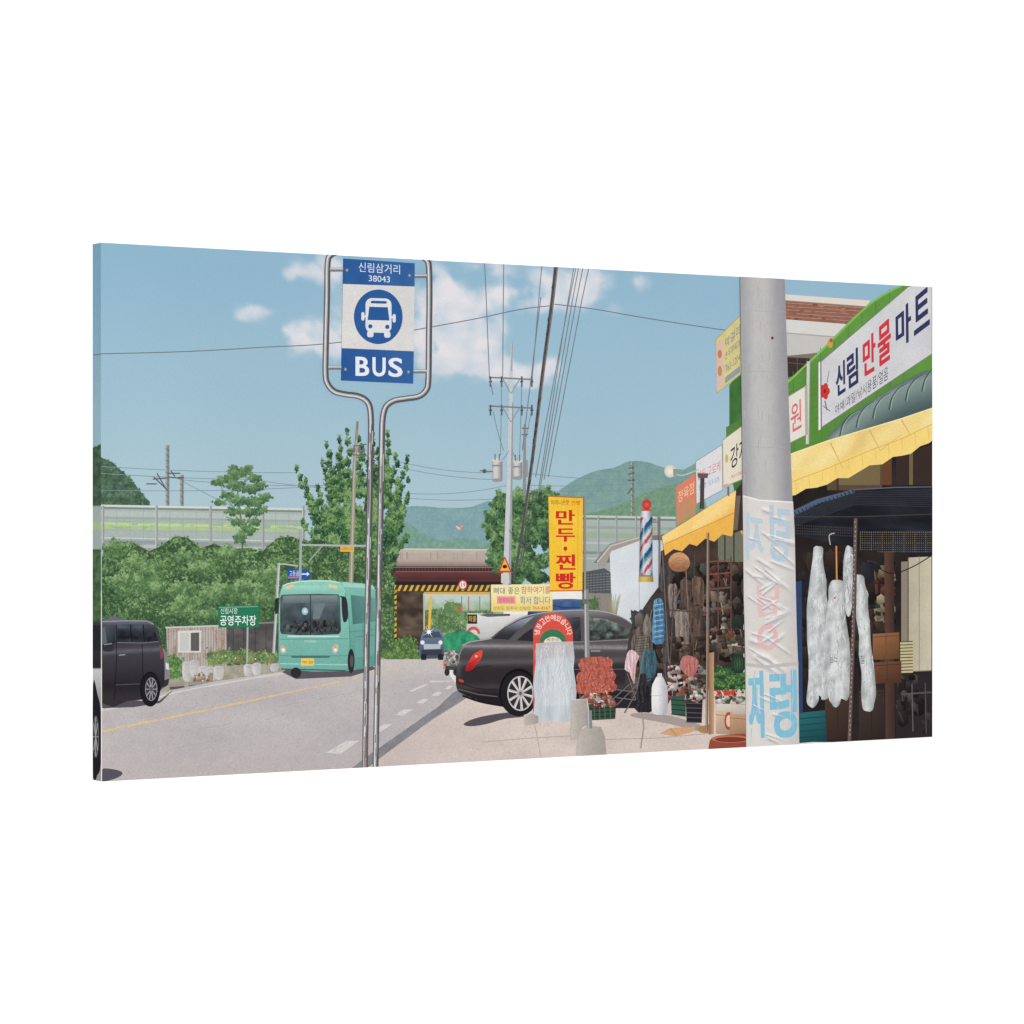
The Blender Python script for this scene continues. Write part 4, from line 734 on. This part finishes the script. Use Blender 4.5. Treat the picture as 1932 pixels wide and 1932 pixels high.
for i,(x0,y0,x1,y1,c) in enumerate([(1258,1106,1276,1168,(124,110,102)),(1280,1098,1302,1152,(88,72,64)),(1304,1092,1326,1144,(106,84,72)),(1254,1170,1270,1244,(58,52,56)),(1270,1156,1296,1232,(132,120,112)),(1298,1148,1322,1228,(88,70,64))]):
    sack('hanging household goods, item %d from the left under the orange awning'%(i+1),[(x0,y0),((x0+x1)/2,y0-4),(x1,y0+3),(x1-2,y1),((x0+x1)/2,y1-6),(x0+3,y1-3)],sc(c,.7),sc(c,1.2),7,4,'printed_goods',.7)
fr=P('printed_shelf_frame','reddish metal shelf frame in the stall')
clutter(fr,(1338,1064,1374,1108),12,15,[(110,56,52),(82,72,68),(56,46,44),(128,112,98)],(.6,1.6),2,.15);clutter(fr,(1338,1115,1374,1230),26,17,[(140,128,110),(82,72,68),(56,46,44),(150,140,132),(104,74,60),(66,56,50)],(.6,1.6),2,.15)
for y in (1060,1084,1112,1150,1190): L(fr,[(1333,y),(1378,y-4)],2.4,(120,80,66))
for x in (1334,1352,1376): L(fr,[(x,1050),(x,1245)],2.4,(98,70,62))
p=P('printed_goods_pile','brown wicker items stacked at the back of the stall');clutter(p,(1262,1200,1328,1246),22,18,[(92,74,64),(66,54,49),(116,96,82),(50,42,40)],(.6,1.3),2,.15)
p=P('printed_goods_pile','beige produce sacks stacked at the back of the stall');clutter(p,(1350,1186,1402,1240),20,22,[(176,166,148),(132,120,104),(90,78,70),(60,48,44),(146,98,74)],(.6,1.3),2,.1)
p=P('printed_snack_packets','heap of red, pink and white packets on the stall floor');clutter(p,(1256,1255,1330,1322),70,18,[(204,196,192),(180,86,92),(206,168,164),(150,60,68),(212,208,202),(92,96,82),(170,108,82),(84,52,58),(52,44,46)],(.5,1.1),2,.12)
sack('pink net bag above the packets',[(1284,1238),(1300,1236),(1314,1246),(1310,1270),(1296,1278),(1278,1258)],(150,92,86),(204,126,122),4,3,'printed_net_bag',.9)
p=P('printed_crate','green slatted crate below the packets');A(p,[(1262,1312),(1290,1314),(1290,1352),(1264,1348)],(52,86,70));[L(p,[(1263,1320+i*9),(1290,1322+i*9)],2,(30,52,44)) for i in range(4)]
p=P('printed_crate','black slatted crate beside the green crate');A(p,[(1290,1316),(1322,1318),(1320,1364),(1292,1362)],(36,34,38));[L(p,[(1291,1326+i*9),(1320,1327+i*9)],1.8,(84,82,84)) for i in range(5)]
clutter(p,(1288,1300,1324,1324),18,12,[(186,80,88),(206,200,196),(110,128,90),(60,50,50)],(.5,1.1))
p=P('printed_cardboard','flattened cardboard lying on the pavement');A(p,[(1241,1384),(1262,1373),(1308,1371),(1306,1380),(1272,1389)],(206,160,120));L(p,[(1262,1374),(1274,1388)],1.2,(160,116,84))
p=P('printed_board','upright brown plywood board leaning at the stall');A(p,[(1311,1372),(1336,1366),(1336,1384),(1318,1382)],(170,126,90));A(p,[(1334,1232),(1344,1230),(1344,1384),(1335,1386)],[(150,108,80),(190,146,110),(198,154,114),(140,100,76)])
p=P('printed_stall_post','thin grey brown post holding the awning');L(p,[(1332,1005),(1331,1240),(1330,1378)],4.6,(120,100,88));L(p,[(1330.5,1005),(1329.5,1240),(1328.5,1378)],1.4,(176,156,140))
p=P('printed_shelf_frame','thin dark rods in front of the hanging goods')
for a,b,c in (((1246,1040),(1258,1250),(110,100,92)),((1268,1100),(1260,1260),(90,80,74)),((1306,1040),(1304,1240),(84,70,64)),((1226,1150),(1198,1300),(120,110,104)),((1290,1070),(1296,1180),(130,110,96)),((1250,1150),(1330,1156),(70,60,54))): L(p,[a,b],2,c)
gp=P('printed_greens','bunches of leafy greens on the stall table',m='printed_canvas_rough');foliage(gp,[(1344,1258),(1372,1262),(1404,1272),(1404,1300),(1346,1302)],520,3.2,[(28,50,34),(58,98,54),(114,150,86)],9,4)
p=P('printed_watermelon','dark striped watermelon on the stall');E(p,1390,1252,14,19,(34,56,42),24,(66,98,70));[L(p,smooth([(1390+k*3,1235),(1390+k*5,1252),(1390+k*3,1269)],3,False),1.4,(26,44,34)) for k in (-2,-1,0,1,2)]
p=P('printed_tomato_tray','tray of red tomatoes on the stall');[E(p,1352+R.uniform(0,32),1304+R.uniform(0,11),3.8,3.6,(166,34,32),10,(224,100,84)) for i in range(26)]
for i,(x0,y0,x1,y1,c,l) in enumerate([(1350,1318,1406,1352,(214,202,190),'white produce carton on the stall front'),(1348,1340,1380,1386,(200,172,144),'tan carton with round red mark'),(1374,1346,1408,1386,(184,144,112),'brown carton against the grey pole')]):
    p=P('printed_carton',l);A(p,[(x0,y0),(x1,y0+3),(x1,y1),(x0,y1-2)],[sc(c,1.08),c,sc(c,.8),sc(c,.9)]);L(p,[(x0,y0+8),(x1,y0+11)],1.3,sc(c,.75))
    if i==1: E(p,1372,1360,8,17,(170,72,56));E(p,1372,1360,5,11,(226,196,170))
clutter(P('printed_packets','small packets between the cartons'),(1346,1312,1404,1328),20,11,[(190,180,166),(120,70,60),(96,120,80),(210,206,200)],(.5,1.1))
p=P('printed_basin','brown red plastic basin at the bottom edge');A(p,smooth([(1334,1412),(1340,1392),(1370,1386),(1410,1386),(1410,1416),(1336,1418)],3),(146,72,54));E(p,1376,1394,36,7,(196,110,84));E(p,1376,1395,30,5,(120,56,46))
for l,pts in (('brick lying by the plastic wrapped sign',[(985,1350),(1000,1344),(1013,1350),(1012,1364),(988,1369)]),('square concrete block behind the post base',[(1076,1320),(1104,1318),(1112,1372),(1110,1392),(1073,1396),(1074,1350)]),('tapered concrete base of the banner post',[(1094,1374),(1106,1368),(1130,1370),(1138,1390),(1141,1426),(1084,1426),(1086,1398)])):
    p=P('printed_concrete_block',l);x0=min(q[0] for q in pts);x1=max(q[0] for q in pts);A(p,pts,lambda x,y:mixc((198,189,180),(156,148,142),.15+.75*(x-x0)/(x1-x0)+.2*fb(x,y,6,3)),5);L(p,[pts[0],pts[1],pts[2]],1.6,(216,208,198))
p=P('post_foot','foot of the steel banner post',yb);L(p,[(1108,1340),(1109,1374)],10,(134,134,134));L(p,[(1106,1340),(1107,1374)],2.5,(190,190,188))
# ---------------------------------------------------------------- hanging white bags
def longbag(label,pts,txt=None):
    p=P('printed_hanging_bag',label);x0=min(q[0] for q in pts);x1=max(q[0] for q in pts);y0=min(q[1] for q in pts);y1=max(q[1] for q in pts)
    cxm=(x0+x1)/2;pp=smooth([(cxm+(a-cxm)*1.12+R.uniform(-2,2),b) for a,b in smooth(pts,2)],2)
    def f(x,y):
        xs=[];n=len(pp)
        for i in range(n):
            a,b=pp[i],pp[(i+1)%n]
            if (a[1]>y)!=(b[1]>y): xs.append(a[0]+(y-a[1])*(b[0]-a[0])/(b[1]-a[1]))
        if len(xs)>=2: l,r=min(xs),max(xs);u=(x-l)/max(2,r-l)
        else: u=.5
        s=fb(x*2.4,y*.55,20,x0);s2=fb(x*.8+y*.5,y*.6,12,x0+3);c=mixc((220,223,222),(160,163,164),.2+.45*abs(u-.42)*2+.5*s+.4*s2);return mixc(c,(132,130,128),.4*sm(.7,1,u))
    A(p,pp,f,2.8)
    for i in range(110):
        y=R.uniform(y0+6,y1-18);x=R.uniform(x0+1,x1-2);k=R.uniform(-7,7);ln=R.uniform(5,20)
        if inside(pp,x,y+ln) and inside(pp,x,y) and inside(pp,x+k*.6,y+ln): L(p,[(x,y),(x+k*.7,y+ln*.5),(x+k*.6,y+ln)],R.uniform(.6,1.5),R.choice([(236,238,238),(150,152,153),(228,231,231),(180,182,182)]),.3)
    if txt: T(p,txt[0],txt[1:],(84,84,88))
    return p
longbag('white mesh roll bag hanging furthest left',[(1536,1034),(1544,1031),(1552,1036),(1553,1075),(1558,1120),(1560,1200),(1563,1290),(1562,1316),(1550,1320),(1546,1312),(1538,1334),(1528,1332),(1524,1316),(1527,1240),(1523,1180),(1525,1120),(1532,1075)])
longbag('pale narrow bag between the white bags',[(1594,1034),(1603,1032),(1607,1042),(1609,1100),(1604,1160),(1596,1150),(1591,1090)])
longbag('wide white bag hanging from a hook in the centre',[(1567,1100),(1578,1094),(1590,1100),(1592,1130),(1596,1180),(1600,1240),(1603,1296),(1596,1322),(1586,1318),(1580,1334),(1569,1328),(1562,1306),(1560,1240),(1558,1180),(1563,1130)],('님느',1565,1234,1580,1250))
longbag('white bag hanging furthest right',[(1611,1092),(1620,1084),(1630,1090),(1634,1120),(1640,1180),(1645,1250),(1649,1310),(1645,1338),(1634,1342),(1628,1330),(1624,1270),(1620,1200),(1614,1140)],('칠',1622,1236,1630,1252))
p=P('printed_hook','orange handled hook with wire');L(p,[(1577,1030),(1578,1094)],3,(214,140,76));L(p,smooth([(1566,1028),(1564,1010),(1574,1006)],4,False),1.8,(190,186,180));E(p,1574,1128,2,2,(214,70,60))
p=P('printed_stall_post','rusty perforated steel post under the net canopy');L(p,[(1614,978),(1610,1180),(1602,1400)],7.5,(104,86,82));
for i in range(46): t=i/46;E(p,1613-11*t+R.uniform(-1,1),985+410*t,1.1,1.6,(180,166,160),6)
L(p,[(1617,978),(1613,1180),(1605,1400)],1.6,(62,48,48))
# ---------------------------------------------------------------- concrete pole with wrapped banner
cp=P('printed_concrete_pole','thick grey concrete utility pole wrapped in a torn banner')
def pole(x,y):
    t=(y-525)/880;xl=1393+12*t;xr=1477+28*t;u=(x-xl)/(xr-xl)
    c=mixc((162,163,166),(190,188,186),sm(0,.35,u));c=mixc(c,(152,150,155),sm(.5,1,u));v=.02*fb(x*4,y*.25,30,4)+.02*fb(x,y,120,3);return sc(c,1+v)
A(cp,[(1393,515),(1477,515),(1485,760),(1492,940),(1505,1420),(1405,1420),(1398,940),(1396,760)],pole,5)
E(cp,1454,638,2.6,3,(120,60,54));
for y in (586,700,842): L(cp,[(1396,y),(1480,y+3)],.8,(168,166,166))
for i in range(110):
    x=R.uniform(1400,1474);y=R.uniform(530,925);L(cp,[(x,y),(x+R.uniform(-.6,.6),y+R.uniform(5,24))],.9,R.choice([(166,164,165),(192,190,188),(176,174,174)]),.4)
wbn=P('wrapped_banner','crumpled white banner with faded blue and pink syllables',cp)
FD=[]
for i in range(34):
    x=R.uniform(1394,1452);y=R.uniform(942,1130) if i<20 else R.uniform(1130,1250);FD.append((x,y,R.uniform(.2,.85),R.uniform(26,70),R.uniform(2.5,5.5),R.choice([1,1,-1])))
for i in range(6): FD.append((R.uniform(1400,1450),R.uniform(1262,1390),R.uniform(.1,.5),R.uniform(20,50),R.uniform(2,4),1))
def fold_at(x,y,c):
    for fx,fy,sl,ln,w_,sg in FD:
        dx=x-fx
        if 0<dx<ln:
            d=y-(fy+sl*dx*sg)
            if abs(d)<w_*3: k=math.sin(math.pi*dx/ln);c=mixc(c,(152,149,154),.55*math.exp(-((d-w_*.6)/w_)**2)*k);c=mixc(c,(246,243,238),.75*math.exp(-((d+w_*.6)/w_)**2)*k)
    return c
def wrap(x,y):
    u=(x-1400)/102;c=mixc((220,215,210),(186,182,185),.6*sm(.55,1.05,u)+.25*sm(.15,0,u)+.15*fb(x,y,30,2));c=mixc(c,(208,200,188),.5*sm(1150,1250,y)*sm(1262,1240,y))
    return fold_at(x,y,c)
A(wbn,[(1398,934),(1430,942),(1462,944),(1493,946),(1496,1000),(1498,1100),(1500,1190),(1503,1260),(1505,1420),(1405,1420),(1404,1250),(1400,1130),(1399,1020)],wrap,3)
fbl=(184,202,216)
def TB(p,ch,q,c,mir=False,k=3):
    for i in range(k): T(p,ch,[(a+i*1.3,b) for a,b in q],c,.016,mir)
TB(wbn,'렁',[(1448,952),(1484,956),(1488,1062),(1450,1058)],fbl,True);TB(wbn,'지',[(1404,966),(1434,970),(1436,1060),(1404,1056)],(190,205,216),True)
TB(wbn,'님',[(1424,1104),(1464,1100),(1466,1160),(1428,1164)],(226,190,190),True);RG(wbn,1445,1202,20,25,9,(226,184,186))
BLU=(130,190,213)
TB(wbn,'지',[(1407,1268),(1433,1265),(1436,1392),(1410,1390)],BLU,k=4);TB(wbn,'렁',[(1448,1265),(1496,1263),(1498,1390),(1450,1394)],BLU,k=4)
for fx,fy,sl,ln,w_,sg in FD:
    xe=min(ln,1496-fx)
    if xe<8: continue
    L(wbn,[(fx+xe*t/6,fy+sl*sg*xe*t/6-w_*.7) for t in range(1,6)],1.5,(240,237,233),.4);L(wbn,[(fx+xe*t/6,fy+sl*sg*xe*t/6+w_*.6) for t in range(1,6)],1.7,(170,166,171),.4)
A(wbn,[(1403,1250),(1440,1255),(1503,1248),(1503,1255),(1440,1261),(1403,1256)],(192,187,184));L(wbn,[(1399,936),(1430,944),(1462,946),(1492,948)],2.2,(240,236,230))
for i in range(40):
    x=R.uniform(1408,1496);y=R.uniform(1262,1375);L(wbn,[(x,y),(x+R.uniform(-2,2),y+R.uniform(8,34))],R.uniform(.7,1.6),R.choice([(222,218,213),(196,200,203),(168,202,216),(150,190,206)]),.3)
# ---------------------------------------------------------------- bus stop sign
bsn=P('printed_bus_stop_sign','tall chrome framed blue and white bus stop sign')
fl=P('tube_frame','bent chrome tube frame and twin posts',bsn)
left=smooth([(633,476),(622,482),(616,496),(615,560),(613,640),(612,700),(615,722),(628,738),(650,744),(672,747),(688,755),(696,770),(698,800)],5,False)+[(694,1000),(690,1200),(686,1455)]
right=smooth([(790,482),(802,490),(807,504),(808,560),(807,640),(806,715),(802,736),(788,748),(765,752),(742,756),(727,766),(721,782),(719,800)],5,False)+[(715,1000),(711,1200),(706,1455)]
for pts in (left,right):
    L(fl,pts,11,(82,80,84));L(fl,pts,8,(130,128,131),off=.4);L(fl,pts,4.4,(172,172,174),off=1.2);L(fl,pts,1.6,(226,226,226),off=1.9);L(fl,pts,1.4,(62,60,64),off=-2.6)
for i in range(110):
    y=R.uniform(800,1440);x=(698 if i%2 else 719)-(y-800)*.0185+R.uniform(-3,3);L(fl,[(x,y),(x-.3,y+R.uniform(10,50))],1.2,R.choice([(100,96,96),(206,203,200),(116,104,98),(88,84,86),(128,112,104)]))
for (xa,ya,xb) in ((620,509,646),(779,521,803),(617,694,643),(776,701,803)):
    w=P('bracket',None,bsn);L(w,[(xa,ya),(xb,ya)],7,(120,120,126));L(w,[(xa,ya-1.5),(xb,ya-1.5)],2.4,(206,206,208))
pn=P('sign_panel','blue and cream sign panel',bsn)
BC=(40,86,148)
def pnc(x,y): return mixc((222,220,216),(210,209,207),.5+.4*fb(x,y,60,2)+(x-700)/300)
A(pn,[(645,488),(780,497),(777,724),(641,718)],pnc,9)
def blu(x,y): return mixc((38,82,146),(56,100,158),.4+.4*fb(x,y,50,3)+(x-700)/260)
A(pn,[(645,488),(780,497),(779.5,541),(644,536)],blu,8);A(pn,[(642,657),(778,663),(777,724),(641,718)],blu,8)
T(pn,'신림삼거리',[(674,495),(752,500),(752,518),(674,513)],(226,232,238));T(pn,'38043',[(693,519.5),(733,522),(733,533.5),(693,531)],(218,226,236),.004)
for ch,x0,x1 in (('B',668,693),('U',700,724),('S',730,756)):
    yo=(x0-667)*.03;T(pn,ch,[(x0,673+yo),(x1,674+yo),(x1,710+yo),(x0,709+yo)],(232,234,237),.016);T(pn,ch,[(x0+1,673+yo),(x1+1,674+yo),(x1+1,710+yo),(x0+1,709+yo)],(232,234,237),.016)
for x,y in ((652,510),(770,520),(649,697),(768,702)): E(pn,x,y,3.4,3.8,(60,70,96),12,(190,194,202))
ic=P('bus_icon','white bus pictogram in a blue disc',bsn)
E(ic,711,598,46,51.5,(40,86,150),48,(50,96,154))
WI=(222,223,224)
def rr(x0,y0,x1,y1,r,sk=.03):
    o=[]
    for cx,cy_,a in ((x1-r,y0+r,-90),(x1-r,y1-r,0),(x0+r,y1-r,90),(x0+r,y0+r,180)):
        for k in range(6):
            t=math.radians(a+k*18);o.append((cx+r*math.cos(t),cy_+r*math.sin(t)+(cx-711)*sk))
    return o
A(ic,rr(687,563,736,628,12),WI);A(ic,rr(690,625,702,637,4),WI);A(ic,rr(722,625,734,637,4),WI);A(ic,rr(679,590,685,606,3),WI);A(ic,rr(738,592,744,608,3),WI);A(ic,rr(684,596,740,600,1.5),WI)
A(ic,rr(697,568,727,573,2),BC);A(ic,[(694,579),(729,580),(732,605),(691,604)],BC);E(ic,696,616,4,4,BC);E(ic,728,617,4,4,BC)
# ---------------------------------------------------------------- wrapped edges of the canvas
ed=P('left_wrapped_edge','narrow left side of the canvas with the mirrored picture',mp=side)
def edc(x,y):
    c=mixc((120,160,182),(146,178,188),sm(460,900,y))
    if y>838+ (190-x)*.4: c=mixc((50,72,58),(74,100,76),.5+fb(x,y,8,3))
    if y>953: c=(156,168,163)
    if 984<y<998: c=(160,182,132)
    if y>1036: c=mixc((50,76,50),(84,114,72),.5+fb(x,y,9,3))
    if y>1172: c=mixc((58,56,64),(34,32,38),(y-1172)/100)
    if 1180<y<1226: c=(34,38,44)
    if y>1262: c=mixc((196,196,198),(150,148,152),sm(1262,1330,y))
    if y>1340: c=(150,144,148)
    return c
pts=[];cols=[];nyy=300
for j in range(nyy+1):
    for i in range(5):
        x=190.5-i*15.5/4;y=455+j*(1478-455)/nyy;pts.append((x,y));cols.append(edc(x,y))
ed.add(pts,[[j*5+i,j*5+i+1,(j+1)*5+i+1,(j+1)*5+i] for j in range(nyy) for i in range(4)],cols,0)
placed.append((0,400,0,2000,0,side))
L(ed,[(176,670),(190.5,668)],1.8,(100,110,120))
w=P('mirrored_wheel','dark car wheel on the wrapped edge',ed,mp=side);A(w,smooth([(176,1290),(184,1310),(190.4,1345),(190.4,1440),(184,1462),(176,1466)],3),(30,28,33));E(w,181,1390,6,40,(100,98,102));E(w,181,1390,4.4,32,(56,54,58))
for k in range(8): a=k*math.pi/4;L(w,[(181,1390),(181+5*math.cos(a),1390+36*math.sin(a))],1.4,(166,164,166))
def strip(name,label,fn,colf,n):
    p=P(name,label,mp=lambda x,y,z:fn(x,y));pts=[];cols=[]
    for i in range(n+1):
        for j in (0,1): pts.append((i/n,j));cols.append(colf(i/n))
    p.add(pts,[[2*i,2*i+1,2*i+3,2*i+2] for i in range(n)],cols,0)
strip('top_wrapped_edge','blue sky wrapped over the top edge',lambda t,j:(-H+2*H*t,j*DEP,H/2+1e-5),lambda t:sky(190+1568*t,470+70*t),60)
strip('bottom_wrapped_edge','road and pavement wrapped under the bottom edge',lambda t,j:(-H+2*H*t,j*DEP,-H/2-1e-5),lambda t:(178,170,170) if t<.3 else ((200,184,176) if t<.72 else (50,42,42)),60)
strip('right_wrapped_edge','shop front wrapped round the right edge',lambda t,j:(H+1e-5,j*DEP,-H/2+H*t),lambda t:(50,42,42) if t<.55 else ((236,196,96) if t<.7 else (90,146,60)),60)
bd=P('stretched_canvas','white stretched canvas block behind the print')
e=2e-4
bd.v=[(x,y,z) for x in (-H+e,H-e) for y in (1e-4,DEP) for z in (-H/2+e,H/2-e)];bd.c=[(236,234,230)]*8
bd.f=[[0,1,3,2],[4,6,7,5],[0,4,5,1],[2,3,7,6],[0,2,6,4],[1,5,7,3]]
for p in ALL: p.build()
print('MAXLEVEL',max(q[4] for q in placed),'parts',len(ALL))
# ---------------------------------------------------------------- wall, light, camera
bpy.ops.mesh.primitive_plane_add(size=24,location=(0,DEP+.0008,ZC),rotation=(math.pi/2,0,0))
w=bpy.context.object;w.name='wall';w['kind']='structure'
m=bpy.data.materials.new('white_wall_paint');m.use_nodes=True;n=m.node_tree.nodes;b_=n['Principled BSDF'];b_.inputs['Roughness'].default_value=.9;b_.inputs['Specular IOR Level'].default_value=0
tn=n.new('ShaderNodeTexNoise');tn.inputs['Scale'].default_value=30;cr_=n.new('ShaderNodeValToRGB');cr_.color_ramp.elements[0].color=(.955,.955,.955,1);cr_.color_ramp.elements[1].color=(.975,.975,.975,1)
m.node_tree.links.new(tn.outputs[0],cr_.inputs[0]);m.node_tree.links.new(cr_.outputs[0],b_.inputs['Base Color']);w.data.materials.append(m)
W=bpy.data.worlds.new('World');S.world=W;W.use_nodes=True
W.node_tree.nodes['Background'].inputs[0].default_value=(1,1,1,1);W.node_tree.nodes['Background'].inputs[1].default_value=.2
l=bpy.data.lights.new('studio_lamp','AREA');l.energy=4357;l.size=1;lo=bpy.data.objects.new('studio_lamp',l);C.objects.link(lo)
a=math.radians(25);lo.location=(-20*math.sin(a),-20*math.cos(a),ZC);lo.rotation_euler=(math.pi/2,0,-a)
cam=bpy.data.cameras.new('camera');co=bpy.data.objects.new('camera',cam);C.objects.link(co);S.camera=co
co.location=(-D*H*ST,-D*H*CT,ZC);co.rotation_euler=(math.pi/2,0,-TH);cam.lens=F/1932*36;cam.shift_x=-(PX-966)/1932;cam.clip_end=100
S.view_settings.view_transform='Standard'
